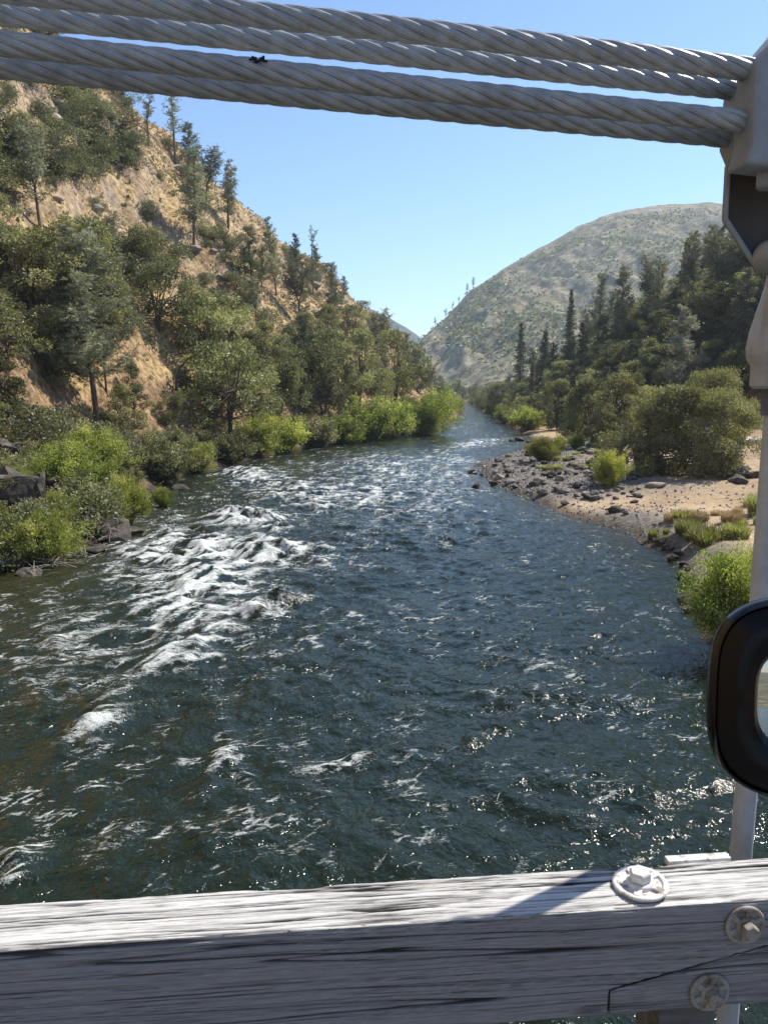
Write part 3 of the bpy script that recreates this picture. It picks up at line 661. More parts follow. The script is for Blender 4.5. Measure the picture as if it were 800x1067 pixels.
# left slope
hero('pine', 42, 238, 138, 'forked grey pine with two bare trunks on open grass at far left of the slope', .95, 0, LH, 1.9)
hero('darkpine', 11, 186, 138, 'rounded dense green pine at the left frame edge under the cables', 1.3, 0, LH)
hero('darkpine', 31, 190, 140, 'dense green pine just behind the forked grey pine', 1.2, 1, LH)
hero('darkpine', 127, 178, 132, 'small dark pointed pine alone among chaparral near the upper left ridge', 1.25, 0, LH)
hero('slimpine', 183, 172, 95, 'tallest thin pine standing against the sky on the left ridge', 1.0, 0, LH)
hero('slimpine', 155, 152, 99, 'sparse thin pine on the ridge left of the tallest skyline pine', 1.15, 1, LH)
hero('darkpine', 196, 178, 134, 'bushy dark pine right beside the tallest skyline pine', 1.3, 1, LH)
hero('pine', 202, 264, 168, 'single stemmed grey pine with visible trunk in mid slope below the ridge', .95, 3, LH)
hero('pine', 238, 238, 176, 'grey pine crowning the skyline right of the bushy dark pine', 1.1, 1, LH)
hero('pine', 214, 220, 160, 'broad grey pine touching the skyline above the mid slope pine', 1.1, 2, LH)
hero('pine', 312, 348, 270, 'spreading grey pine on bare soil halfway along the left ridge', 1.05, 2, LH)
hero('pine', 283, 285, 232, 'grey pine on the skyline above the spreading pine', 1.0, 4, LH)
hero('slimpine', 325, 268, 238, 'thin pine poking above the ridge over the pale rocky strip', 1.2, 1, LH)
hero('slimpine', 372, 302, 281, 'tiny lone pine silhouetted halfway down the ridge', 1.4, 0, LH)
hero('slimpine', 398, 330, 312, 'first of two tiny pines at the lower ridge end', 1.3, 0, LH)
hero('slimpine', 408, 338, 316, 'second of two tiny pines at the lower ridge end', 1.3, 1, LH)
hero('bigpine', 102, 442, 252, 'huge grey pine with dark straight trunk near the left water edge', 1.0, 1, LH, .4)
hero('pine', 268, 345, 290, 'leaning grey pine above the dark round shrubs on the slope', 1.0, 0, LH)
hero('pine', 345, 365, 300, 'grey pine with long crown low on the ridge slope', 1.0, 1, LH)
hero('pine', 392, 390, 325, 'tall grey pine in the wood at the foot of the ridge end', 1.0, 2, LH)
hero('pine', 420, 398, 348, 'grey pine at the last point of the left hillside', 1.1, 4, LH)
LO = 'oaks on the left bank slope'
for u, vb, vt, w_, lab in [
    (30, 345, 245, 1.2, 'wide olive oak at left frame edge above the dry clearing'), (75, 335, 250, 1.1, 'olive oak behind the crown of the huge pine'),
    (165, 345, 275, 1.15, 'olive oak right of the huge pine crown'), (150, 300, 245, 1.1, 'smaller olive oak upslope of the huge pine'),
    (10, 300, 235, 1.1, 'grey green oak at the left edge below the forked pine'), (205, 380, 310, 1.1, 'round oak above the bare branched oak'),
    (240, 455, 360, 1.15, 'large drooping oak with dark bare branches by a patch of dry grass'), (292, 440, 372, 1.05, 'olive oak right of the large drooping oak'),
    (337, 436, 358, .95, 'dark upright oak with visible trunk near the bank'), (375, 425, 345, 1.0, 'tall dense oak left of the lime green willows'),
    (412, 420, 345, 1.1, 'last dense oak above the leaning willow'), (140, 428, 378, .9, 'oak in front of the dry grass clearing'),
    (60, 400, 340, 1.0, 'shaded oak left of the huge pine trunk'), (5, 430, 370, .9, 'round dark green oak at left frame edge over the clearing'),
    (180, 444, 408, 1.0, 'low oak under the bare branch'), (310, 420, 375, 1.0, 'small oak between drooping oak and upright oak'),
    (130, 460, 400, 1.2, 'olive bush oak right of the huge pine trunk'), (268, 395, 345, 1.0, 'oak just below the two dark round shrubs'),
    (435, 408, 362, 1.0, 'slender oak at the hill foot by the far river bend'), (455, 405, 372, 1.2, 'pale green far oak left of the river bend')]:
    hero('oak' if u > 100 else 'bankoak', u, vb, vt, lab, w_, None, LO)
for u, vb, vt, lab in [(180, 277, 255, 'dark rounded shrub on bare soil under the mid slope pine'), (246, 303, 286, 'dark round shrub alone on tan grass, left of a pair'), (277, 340, 322, 'dark round shrub in the centre of the tan slope'), (295, 372, 350, 'larger dark shrub above the olive oaks')]:
    hero('shrub', u, vb, vt, lab, 1.25, 1, 'dark round shrubs on the left slope')
# bright willows on the left waterline
LW = 'willows on the left waterline'
hero('leanwillow', 441, 453, 398, 'lime green willow leaning out over the river at the left bank tip', 1.0, 0, LW, 0.0)
for i, (u, vb, vt, w_, lab) in enumerate([
    (408, 456, 406, 1.0, 'lime willow just left of the leaning willow'), (384, 459, 412, 1.0, 'lime willow third from the left bank tip'), (358, 461, 428, 1.2, 'low lime willow on the far left bank'),
    (330, 465, 432, 1.1, 'low olive willow below the dark upright oak'), (298, 470, 428, 1.1, 'willow at the waterline under the small oak'), (268, 474, 430, 1.0, 'bright willow at the foot of the large drooping oak'),
    (240, 481, 445, 1.1, 'grey green willow left of the bright willow under the drooping oak'), (208, 492, 455, 1.0, 'willow at the start of the white water bend')]):
    hero('greywillow' if i in (3, 6) else 'willow', u, vb, vt, lab, w_, None, LW)
for i, (u, vb, vt, w_, lab) in enumerate([(165, 500, 455, 1.2, 'olive bush right of the trunk of the huge pine'), (100, 490, 440, 1.2, 'yellow green bush in front of the huge pine trunk'),
    (128, 545, 490, .9, 'bright lime spray hanging over the black bank rock'), (70, 520, 455, 1.1, 'lime bush beside the broken rock block'), (42, 585, 528, 1.1, 'lime bush low at the water left of the black bank rock'),
    (180, 478, 440, 1.0, 'pale olive bush above the bend in the left bank'), (58, 548, 508, .9, 'lime bush growing in front of the broken rock blocks'), (14, 520, 482, .9, 'lime sprig between the broken rock blocks at the left frame edge'), (170, 528, 505, .9, 'small green plant standing in the water by the bank')]):
    hero('greywillow' if u in (165, 180) else 'finewillow', u, vb, vt, lab, w_, None, 'leafy bushes on the near left bank')
for u, vb, vt, lab in [(25, 560, 520, 'grey twiggy shrub under the broken rock block'), (20, 460, 415, 'grey green shrub above the broken rock block'), (55, 470, 425, 'grey shrub between block and pine trunk'), (5, 590, 550, 'twiggy dark shrub at the left frame edge by the water'), (90, 555, 515, 'brown green shrub on the bank above black rock'), (120, 480, 440, 'olive shrub right of the pine trunk foot')]:
    hero('shrub', u, vb, vt, lab, 1.3, None, 'shrubs on the near left bank')

# right bank
hero('conifer', 541, 424, 338, 'tall dark spire shaped conifer nearest the river on the right', .8, 0, RB)
hero('conifer', 566, 424, 346, 'dark conifer second from the river on the right', .9, 1, RB)
hero('conifer', 604, 424, 338, 'grey green conifer third from the river on the right', .9, 1, RB)
hero('conifer', 592, 395, 305, 'conifer behind and above the third riverside conifer', .8, 2, RB)
hero('silverpine', 709, 432, 324, 'pale silver pine with full crown behind the big round bush', .8, 0, RB, 1.0)
hero('pine', 648, 375, 283, 'grey pine rising from the dark right slope', .8, 3, RB)
hero('pine', 622, 385, 290, 'slim grey pine left of the pine rising from the dark slope', .7, 4, RB)
hero('pine', 672, 352, 268, 'grey pine on the skyline of the right slope', .95, 2, RB)
hero('bigpine', 722, 330, 250, 'full grey pine near the top of the right slope', .8, 0, RB)
hero('pine', 752, 332, 242, 'grey pine just left of the dark gusset plate', 1.0, 2, RB)
hero('slimpine', 715, 300, 232, 'dead looking thin pine on the right skyline', 1.0, 0, RB)
hero('darkpine', 735, 300, 240, 'dark pine on the right skyline beside the thin pine', 1.0, 0, RB)
hero('pine', 770, 370, 285, 'shaded pine beside the hanger socket', 1.0, 3, RB)
hero('pine', 690, 345, 275, 'olive grey pine between skyline pine and full grey pine', 1.0, 4, RB)
for i, (u, vb, vt, w_, lab) in enumerate([(520, 432, 396, .9, 'dark rounded oak at the right river bend'), (512, 428, 408, 1.2, 'low bush at the river bend tip'), (548, 440, 412, 1.2, 'low oak under the spire conifer'),
    (580, 448, 392, .9, 'oak with bright top left of the twin bank oaks'), (612, 458, 394, .85, 'left one of the twin bank oaks'), (645, 462, 388, .85, 'right one of the twin bank oaks'), (598, 455, 415, 1.1, 'low oak below the twin bank oaks'), (668, 450, 400, .9, 'shaded oak touching the big round bush'), (632, 466, 424, 1.1, 'low dark oak behind the small river willows'), (558, 440, 408, 1.0, 'oak at the foot of second conifer')]):
    hero('bankoak', u, vb, vt, lab, w_, None, 'oaks along the right bank')
hero('bush', 712, 492, 404, 'huge rounded olive bush on the sandy beach', .98, 0, None, .3)
hero('bush', 745, 455, 386, 'rounded pale olive bush behind the huge beach bush', .80, 1, None, .3)
for kind, u, vb, vt, w_, va, lab in [('finewillow', 565, 480, 452, 1.15, 1, 'round bright green willow clump on the gravel bar'), ('finewillow', 635, 506, 466, .75, 0, 'tall bright green willow at the beach edge beside the huge bush'),
    ('willow', 600, 468, 449, .9, 0, 'small pale willow behind the gravel bar'), ('willow', 629, 466, 445, .9, 1, 'second small willow left of the huge bush'), ('willow', 583, 470, 452, .7, 1, 'low pale willow touching the round clump'),
    ('finewillow', 767, 668, 564, .84, 0, 'large sunny green willow bush at the right water edge by the car mirror'), ('finewillow', 800, 640, 560, 1.0, 1, 'willow behind the hanger rod at the right frame edge')]:
    hero(kind, u, vb, vt, lab, w_, va, 'willows on the right bank')
def tuft_at(kind, p, h, label, group, wide=1.0):
    me, Ht = rnd.choice(T_[kind]); o = link('grass_tuft', me); s = h/Ht; o.scale = (s*wide, s*wide, s); o.location = (p[0], p[1], p[2]-.02); o.rotation_euler = (0, 0, rnd.uniform(0, 6.28))
    tag(o, label, 'grass tuft', group); return o
for i in range(26):
    u = rnd.gauss(728, 22); v = 557+rnd.gauss(0, 7)-.12*(u-728); p = hit(u, v)
    if p is not None: tuft_at(rnd.choice(['sedge', 'sedge', 'sedge', 'dry']), p, .28+.75*rnd.random()**2, 'sedge tuft in the loose row along the near beach edge', 'sedge along the beach edge', rnd.uniform(.55, .9))
for i in range(9):
    p = hit(rnd.gauss(780, 11), rnd.gauss(536, 5))
    if p is not None: tuft_at('sedge', p, rnd.uniform(.4, 1.3), 'green sedge tuft beside the hanger rod on the upper beach', 'sedge on the upper beach', rnd.uniform(.5, .85))
for i in range(16):
    p = hit(rnd.uniform(560, 640), rnd.uniform(470, 490))
    if p is not None and p[2] > .25: tuft_at('sedge', p, rnd.uniform(.3, .7), 'small green tuft among the bar stones', 'tufts on the gravel bar', 1.2)

# scattered trees and brush of the two slopes
def clear(x, y, r):
    return all((x-a)**2+(y-b)**2 > (r+.6*c)**2 for a, b, c in PLANTED)
def scatter(n, region, kinds, hr, label, group, dens, gap, seed, wide=(1., 1.3)):
    rng = random.Random(seed); made = 0; tries = 0
    while made < n and tries < n*60:
        tries += 1
        y = rng.uniform(*region[1]); x = (xl(y)-rng.uniform(*region[0])) if region[2] == 'L' else (xr(y)+rng.uniform(*region[0]))
        z = float(H(x, y)); u, v, dp = project(x, y, z)
        if not (-60 < u < 850 and dp > 0) or v < -40: continue
        if rng.random() > dens(x, y, z, u, v) or not clear(x, y, gap): continue
        k = rng.choice(kinds); plant(k, (x, y, z), rng.uniform(*hr), label, group, rng.uniform(*wide)); made += 1
    return made
nzf = lambda x, y, s, sd: float(fbm(np.array([x/s]), np.array([y/s]), sd, 3)[0])
def scatter_seen(n, poly, kinds, hr, label, group, dens, gap, seed, wide=(1., 1.3), minz=2.0):
    """plants over the part of a slope that faces the river"""
    rng = random.Random(seed); made = 0; tries = 0
    us = [q[0] for q in poly]
    while made < n and tries < n*25:
        tries += 1
        u = rng.uniform(min(us), max(us)); v = rng.uniform(np.interp(u, us, [q[1] for q in poly]), np.interp(u, us, [q[2] for q in poly]))
        p = hit(u, v, 480)
        if p is None or p[2] < minz or rng.random() > dens(p[0], p[1], p[2], u, v) or not clear(p[0], p[1], gap): continue
        plant(rng.choice(kinds), p, rng.uniform(*hr), label, group, rng.uniform(*wide)); made += 1
    return made
chap = lambda x, y, z, u, v: .05 if (-40 < u < 205 and 196 < v < 262) else 1.0 if (v < 192 and u < 150) else (.8 if nzf(x, y, 16., 201) > .14 else .10)
SLOPE_L = [(-40, -20, 330), (60, 40, 330), (130, 98, 330), (190, 158, 350), (250, 213, 380), (330, 270, 400), (400, 330, 410), (450, 385, 412)]
SLOPE_R = [(505, 412, 425), (530, 405, 430), (560, 395, 435), (600, 370, 440), (640, 346, 440), (690, 318, 430), (750, 276, 420), (790, 250, 410), (840, 225, 400)]
scatter_seen(26, [(-40, 268, 440), (60, 266, 440), (150, 288, 430), (210, 335, 440), (260, 358, 440), (330, 350, 440), (400, 345, 430), (450, 372, 420)], ['oak', 'oak', 'pine'], (6, 11), 'olive oak or pine of the woodland low on the left hillside', 'woodland low on the left hillside', lambda x, y, z, u, v: 0 if (150 < u < 220 and 385 < v < 445) or (15 < u < 90 and 395 < v < 450) else 1, 1.8, 1)
scatter_seen(16, SLOPE_L, ['pine', 'pine', 'darkpine'], (8, 14), 'grey pine scattered on the upper left hillside', 'pines scattered on the left hillside', lambda x, y, z, u, v: .9 if u > 255 else .03, 3, 2)
scatter_seen(165, SLOPE_L, ['shrub'], (1.6, 3.8), 'dark green chaparral shrub on the left hillside', 'chaparral shrubs on the left hillside', chap, .5, 3, (1.0, 1.7))
scatter(44, ((.4, 12), (42, 150), 'L'), ['shrub', 'greywillow', 'greywillow', 'bankoak'], (1.4, 3.0), 'small shrub in the thicket behind the left waterline', 'thicket behind the left waterline', lambda *a: 1, .4, 4)
scatter(60, ((.5, 8), (160, 480), 'L'), ['oak', 'willow', 'willow'], (3.0, 6), 'green tree of the far left bank fringe', 'far left bank fringe', lambda *a: 1, .5, 5)
scatter_seen(150, SLOPE_R, ['oak', 'bankoak', 'bankoak', 'darkpine'], (5, 10), 'dark green oak or pine in the wood covering the right slope', 'wood on the right slope', lambda *a: 1, 1.3, 6)
scatter_seen(26, SLOPE_R, ['pine', 'darkpine', 'conifer'], (10, 17), 'tall pine standing above the wood of the right slope', 'tall pines on the right slope', lambda x, y, z, u, v: 1 if u > 600 else .3, 2.5, 7)
scatter_seen(50, SLOPE_R, ['shrub'], (1.8, 3.6), 'brush clump between the trees of the right slope', 'brush on the right slope', lambda *a: 1, .5, 8, (1.1, 1.7))
scatter(60, ((.5, 7), (150, 480), 'R'), ['oak', 'willow', 'oak'], (3.0, 6), 'green tree of the far right bank fringe', 'far right bank fringe', lambda *a: 1, .5, 9)
def brush_cover(name, n, side, seed, label):
    rng = np.random.default_rng(seed); y = rng.uniform(60, 440, n); d = rng.uniform(18, 150, n)
    x = xl(y)-d if side == 'L' else xr(y)+d; z = H(x, y)
    dens = fbm(x/13., y/13., 211, 3)+.5*fbm(x/4., y/4., 213, 2)
    k = (dens > rng.normal(.10 if side == 'L' else -.15, .25, n)) & (z > 4); x, y, z = x[k], y[k], z[k]; n = len(x); per = 14; r = rng.uniform(.45, 1.0, n)**2*1.05
    Q = np.repeat(np.stack([x, y, z], -1), per, 0)+rng.normal(0, 1, (n*per, 3))*np.repeat(r, per)[:, None]*[.6, .6, .4]+[0, 0, .35]
    v, f, t = leaves(rng, Q, .45, .6, 0, np.repeat(np.clip(rng.normal(.5, .25, n), 0, 1), per))
    return tag(link(name, np_mesh(name, v, f, M['shrub'], dict(leaf_tone=t))), label, 'brush', kind='stuff')
brush_cover('hillside_brush', 15000, 'L', 21, 'low scrub dotting the dry left hillside')
brush_cover('slope_brush', 6000, 'R', 22, 'low scrub under the trees of the right slope')
# the wood closing the valley beyond the bend
rng = random.Random(12)
for i in range(46):
    y = rng.uniform(480, 600); x = rng.uniform(20, 110); z = float(H(x, y)); plant(rng.choice(['oak', 'oak', 'pine']), (x, y, max(z, 0)), rng.uniform(7, 13), 'tree of the far wood closing the valley at the river bend', 'far wood at the river bend')
# dry grass tufts as loose cover on the near left slope and beach
def blades_cover(name, n, fn, seed, hgt, mat):
    rng = np.random.default_rng(seed); pts = fn(rng, n); n = len(pts); k = 7
    b = np.repeat(pts, k, 0)+np.concatenate([rng.normal(0, .14, (n*k, 2)), np.zeros((n*k, 1))], 1)
    d = rng.normal(0, .35, (n*k, 2)); h = hgt*rng.uniform(.4, 1.2, n*k); tp = b+np.stack([d[:, 0]*h, d[:, 1]*h, h], -1)
    q = rng.uniform(0, 6.28, n*k); wv = np.stack([np.cos(q), np.sin(q), 0*q], -1)*(.035+.00035*b[:, 1:2])
    V = np.stack([b-wv, b+wv, tp+wv*.3, tp-wv*.3], 1).reshape(-1, 3)
    o = link(name, np_mesh(name, V, np.arange(4*n*k).reshape(-1, 4), M[mat], dict(leaf_tone=np.repeat(np.repeat(np.clip(rng.normal(.5, .25, n), 0, 1), k), 4))))
    return tag(o, kind='stuff')
def left_pts(rng, n):
    y = rng.uniform(40, 330, n); d = 6+90*rng.uniform(0, 1, n); x = xl(y)-d; m = fbm(x/8., y/8., 301, 3) > -.05
    x, y = x[m], y[m]; return np.stack([x, y, H(x, y)-.03], -1)
tag(blades_cover('dry_grass', 30000, left_pts, 5, .45, 'drygrass'), 'tan dry grass covering the open left hillside', 'dry grass', kind='stuff')

# brush dotting the far mountain (far too many to count)
rng = np.random.default_rng(8)
V_ = MT[:200].reshape(-1, 3); idx = rng.choice(len(V_), 52000); C = V_[idx]+rng.normal(0, 3, (52000, 3))*[1, 1, 0]
dens = fbm(C[:, 0]/90., C[:, 2]/50., 401, 4)+.35*fbm(C[:, 0]/20., C[:, 2]/14., 405, 3)
keep = (dens+rng.normal(0, .3, len(C)) > .25)&(idx//MT.shape[1] < 186); C = C[keep]
rr = rng.uniform(.7, 2.6, len(C))**1.2; per = 5
Q = np.repeat(C, per, 0)+rng.normal(0, 1, (len(C)*per, 3))*np.repeat(rr, per)[:, None]*[.5, .5, .3]+[0, 0, 1.0]
v, f, t = leaves(rng, Q, 2.5, .8, 0, np.repeat(np.clip(rng.normal(.5, .22, len(C)), 0, 1), per))
tag(link('mountain_brush', np_mesh('mountain_brush', v, f, M['shrub'], dict(leaf_tone=t))), 'grey green brush dotted over the far mountain', 'brush', kind='stuff')
# small lone trees along the mountain's skyline
for u, v_, hh in [(449, 340, 9), (462, 330, 9), (470, 324, 8), (487, 303, 10), (493, 298, 12), (478, 315, 7)]:
    p = on_y(u, v_, 1180); k = int(np.argmin(np.hypot(*(MT[199][:, [0, 2]]-p[[0, 2]]).T))); q = MT[199][k]
    plant('slimpine', (q[0], q[1], q[2]-.5), hh*1.6, 'tiny pine on the skyline of the far mountain', 'tiny pines on the far skyline', 1.6)

# ================================================================== ROCKS
def rock_mesh(seed, mat, ang=.0, flat=.7):
    bm = bmesh.new(); bmesh.ops.create_icosphere(bm, subdivisions=3, radius=1.0); o = Vector((seed*3.7, seed*1.3, seed*7.1))
    rr = random.Random(seed); pl = [(Vector((rr.gauss(0, 1), rr.gauss(0, 1), rr.gauss(0, 1))).normalized(), rr.uniform(.55, .9)) for _ in range(9)]
    for v in bm.verts:
        p = v.co.copy()
        for n_, d in pl:
            k = p.dot(n_)
            if k > d: p -= n_*(k-d)*.92
        p *= 1+.10*mnoise.noise(p*1.7+o)+.05*mnoise.noise(p*5+o)
        p.z *= flat; v.co = p
    for f in bm.faces: f.smooth = False
    me = bpy.data.meshes.new('rock'); bm.to_mesh(me); bm.free(); me.materials.append(M[mat]); return me
RK = [rock_mesh(i, 'rock') for i in range(1, 7)]; RD = [rock_mesh(i, 'dark_rock') for i in range(11, 16)]; RP = [rock_mesh(i, 'pale_rock') for i in range(21, 25)]
def rock(ms, p, s, label, group=None, sq=None, sink=.25, cat='rock', name='boulder'):
    o = link(name, rnd.choice(ms)); o.location = (p[0], p[1], p[2]+s*(.45-sink)); q = sq or (rnd.uniform(.8, 1.35), rnd.uniform(.8, 1.2), rnd.uniform(.7, 1.0))
    o.scale = (s*q[0], s*q[1], s*q[2]); o.rotation_euler = (rnd.gauss(0, .15), rnd.gauss(0, .15), rnd.uniform(0, 6.28)); return tag(o, label, cat, group)
cnt = 0
for i in range(900):
    u = rnd.uniform(486, 668); v = rnd.uniform(452, 545)
    top = 476 if u > 560 else 484+max(0, (540-u))*.05
    if v < 462+max(0, (560-u))*.35 or v > 492+(u-490)*.36: continue
    p = hit(u, v)
    if p is None or p[2] < -.02 or p[0]-xr(p[1]) > 17 or not (50 < p[1] < 128): continue
    if rnd.random() > (1.0 if v < 520 else .35): continue
    rock(RK if rnd.random() < .6 else RD, p, rnd.choice([.14, .18, .22, .28, .34, .5]), 'grey brown stone lying on the gravel bar', 'stones on the gravel bar', name='bar_stone', sink=.15)
    cnt += 1
    if cnt >= 230: break
for u, v, s, lab in [(541, 459, .75, 'black rock breaking the surface above the gravel bar'), (533, 460, .5, 'small black rock left of the one breaking the surface'), (551, 461, .55, 'wet rock right of the one breaking the surface'),
                     (520, 478, .45, 'dark stone in the water off the bar'), (496, 508, .5, 'outermost dark stone at the bar tip'), (514, 505, .45, 'dark stone at the lower edge of the bar'), (618, 485, .95, 'largest dark slab on the bar beside the willow'), (606, 470, .7, 'dark slab under the small pale willow')]:
    p = on_z(u, v, .05) if v < 462 or u < 530 else hit(u, v); rock(RD, p, s, lab, 'dark rocks at the gravel bar', sink=.2)
p = hit(684, 508); rock(RP, p, .75, 'single white rock on the sand in front of the huge bush', sq=(1.2, .8, .6))
# fine cobbles between the stones: uncountable
rng = np.random.default_rng(3); yy = rng.uniform(44, 126, 12000); ee = rng.uniform(0, 1, 12000)**1.3*30; xx = xr(yy)+ee
zz = H(xx, yy); kk = (zz > -.05) & (rng.uniform(0, 1, 12000) < np.maximum(np.where(yy > 62, 1, .35)*smooth(19, 8, ee), .10)); xx, yy, zz = xx[kk], yy[kk], zz[kk]; nC = len(xx)
ob = np.array([[1, 0, 0], [0, 1, 0], [-1, 0, 0], [0, -1, 0], [0, 0, .8], [0, 0, -.5]]); of = np.array([[0, 1, 4], [1, 2, 4], [2, 3, 4], [3, 0, 4], [1, 0, 5], [2, 1, 5], [3, 2, 5], [0, 3, 5]])
sc_ = rng.uniform(.05, .15, nC); V = np.stack([xx, yy, zz+.02], -1)[:, None, :]+ob[None]*sc_[:, None, None]*rng.uniform(.6, 1.3, (nC, 6, 1))
tag(link('cobbles', np_mesh('cobbles', V.reshape(-1, 3), (of[None]+6*np.arange(nC)[:, None, None]).reshape(-1, 3), M['rock'])), 'small cobbles covering the gravel bar', 'cobbles', kind='stuff')
# black rocks and the broken block on the near left bank
for u, v, s, sq, lab in [(112, 556, 1.5, (1.5, 1.0, .75), 'black wet rock ledge where the white water starts'), (136, 556, .8, (1.3, 1, .6), 'black rock tip reaching into the white water'), (85, 545, 1.2, (1.3, 1, .8), 'dark rock under the lime spray'),
                         (8, 592, 1.0, (1.2, 1, .8), 'pale washed rock at the left frame edge by the water'), (60, 560, .9, (1.3, 1, .7), 'dark rock between two lime bushes'), (30, 600, .6, (1.3, 1, .6), 'low dark rock in the shallow left water'), (190, 510, .7, (1.6, 1, .5), 'flat rock at the bend under the willows'), (100, 575, .7, (1.6, 1, .6), 'dark stone at the foot of the black ledge')]:
    p = hit(u, v)
    if p is None: p = on_z(u, v, 0)
    rock(RD, p, s, lab, 'rocks of the near left bank', sq, .3)
def block(u, v, dims, rz, tilt, label):
    p = hit(u, v); me = bpy.data.meshes.new('rock_block'); bm = bmesh.new(); bmesh.ops.create_cube(bm, size=1)
    bmesh.ops.subdivide_edges(bm, edges=bm.edges[:], cuts=7, use_grid_fill=True)
    for w_ in bm.verts:
        w_.co += Vector((mnoise.noise(w_.co*2.3+Vector((u, 0, 0))), mnoise.noise(w_.co*2.3+Vector((0, u, 0))), mnoise.noise(w_.co*2.3+Vector((0, 0, u)))))*.24
        w_.co += Vector((1, .7, .5))*.09*mnoise.noise(w_.co*6)
        w_.co = Vector((w_.co.x*dims[0], w_.co.y*dims[1], (w_.co.z+.35)*dims[2]))
    bm.to_mesh(me); bm.free(); me.materials.append(M['dark_rock'])
    o = link('rock_block', me); o.location = p; o.rotation_euler = (tilt, tilt*.6, rz); tag(o, label, 'rock block', 'broken rock blocks on the left bank')
block(20, 538, (2.7, 2.2, 2.8), .35, .10, 'large broken dark rock block with a pale sunlit side at left frame edge')
block(50, 520, (1.5, 1.4, 1.5), .2, -.12, 'smaller tilted rock block right of the large broken block')
block(6, 484, (1.8, 1.5, 2.0), .5, .15, 'rock block behind and above the large broken block')
# pale outcrops on the left slope
for i in range(46):
    u = rnd.uniform(40, 420); v = 60+(u-60)*.72+rnd.uniform(12, 150)
    if v > 380: continue
    p = hit(u, v)
    if p is not None and p[2] > 8: rock(RP, p, rnd.uniform(.6, 1.9), 'pale rock outcrop on the dry left hillside', 'pale outcrops on the left hillside', name='outcrop', sink=.35)
for i in range(26):
    v = rnd.uniform(556, 640); u = np.interp(v, [556, 590, 640], [672, 704, 722])+rnd.uniform(-4, 14); p = hit(u, v)
    if p is not None and p[2] > -.05: rock(RD, p, rnd.choice([.15, .2, .28, .4]), 'dark stone along the near right waterline below the sedge', 'stones of the near right waterline', name='bank_stone', sink=.2)
# line of dark rocks along the upper beach at the right edge
for u, v in [(758, 470), (763, 478), (760, 484), (766, 488), (772, 494), (764, 499), (777, 490), (782, 498), (757, 463), (770, 503)]:
    p = hit(u, v)
    if p is not None: rock(RD, p, rnd.uniform(.5, .9), 'dark rock in the line climbing the upper beach', 'rocks climbing the upper beach', (1.5, 1, .7), name='beach_rock')
# concrete landing with a white rail behind the hanger rod
p = hit(786, 462)
pad = MB().box((p[0]+4.0, p[1]+2.0, p[2]+.15), (10, 5, .5)).build('concrete_landing', M['concrete'], bev=.05)
tag(pad, 'pale concrete landing above the beach behind the hanger rod', 'concrete landing')
gr = tag(empty('guard_rail', (p[0]+2.5, p[1]+12, float(H(p[0]+2.5, p[1]+12)))), 'pale guard rail behind the round bushes beside the hanger rod', 'guard rail')
MB().box((3, 0, 1.0), (12, .12, .34)).build('rail_beam', M['pale_steel'], gr, bev=.03)
for i in range(5): MB().box((-2.5+2.7*i, .12, .3), (.16, .11, 1.7)).build('post', M['bark'], gr, bev=.01)
# driftwood and twigs along the near left waterline
for i, (u, v) in enumerate([(60, 590), (85, 580), (75, 572), (40, 600), (150, 520), (165, 515), (105, 566)]):
    p = hit(u, v)
    if p is None: p = on_z(u, v, 0)
    mb = MB()
    for k in range(9):
        an = rnd.uniform(-.5, 3.6); L = rnd.uniform(.7, 2.2); q = Vector((p[0]+rnd.gauss(0, .25), p[1]+rnd.gauss(0, .2), p[2]+rnd.uniform(0, .4))); e = Vector((math.cos(an)*L, math.sin(an)*L*.6, rnd.uniform(-.1, .7)))
        mb.tube([q-e*.3, q+e*.2+Vector((0, 0, .12)), q+e*.7], [.026, .02, .006], 5)
    tag(mb.build('twig_pile', M['drift'], sm=True), 'tangle of bare grey twigs washed against the near left bank', 'driftwood', 'driftwood on the near left bank')
# bare dark branches beside the drooping oak
p = hit(184, 408); mb = MB(); V0 = Vector(p)
mb.tube([V0-Vector((0, 0, .3)), V0+Vector((.1, 0, 1.6)), V0+Vector((.5, .1, 3.2)), V0+Vector((1.8, .2, 4.6)), V0+Vector((4.0, .2, 5.2))], [.26, .22, .17, .12, .05], 8)
mb.tube([V0+Vector((.25, 0, 2.2)), V0+Vector((1.4, .1, 2.9)), V0+Vector((3.0, .1, 2.9)), V0+Vector((4.6, 0, 2.2))], [.16, .13, .10, .04], 7)
mb.tube([V0+Vector((.1, 0, 1.2)), V0+Vector((1.2, -.2, 2.1)), V0+Vector((2.6, -.3, 1.9))], [.13, .10, .04], 6)
mb.tube([V0+Vector((1.8, .2, 4.6)), V0+Vector((2.6, .1, 4.0)), V0+Vector((3.8, .1, 3.9))], [.08, .06, .03], 6)
tag(mb.build('bare_tree', M['bark'], sm=True), 'bare dark curving branches against the dry grass clearing', 'bare tree')

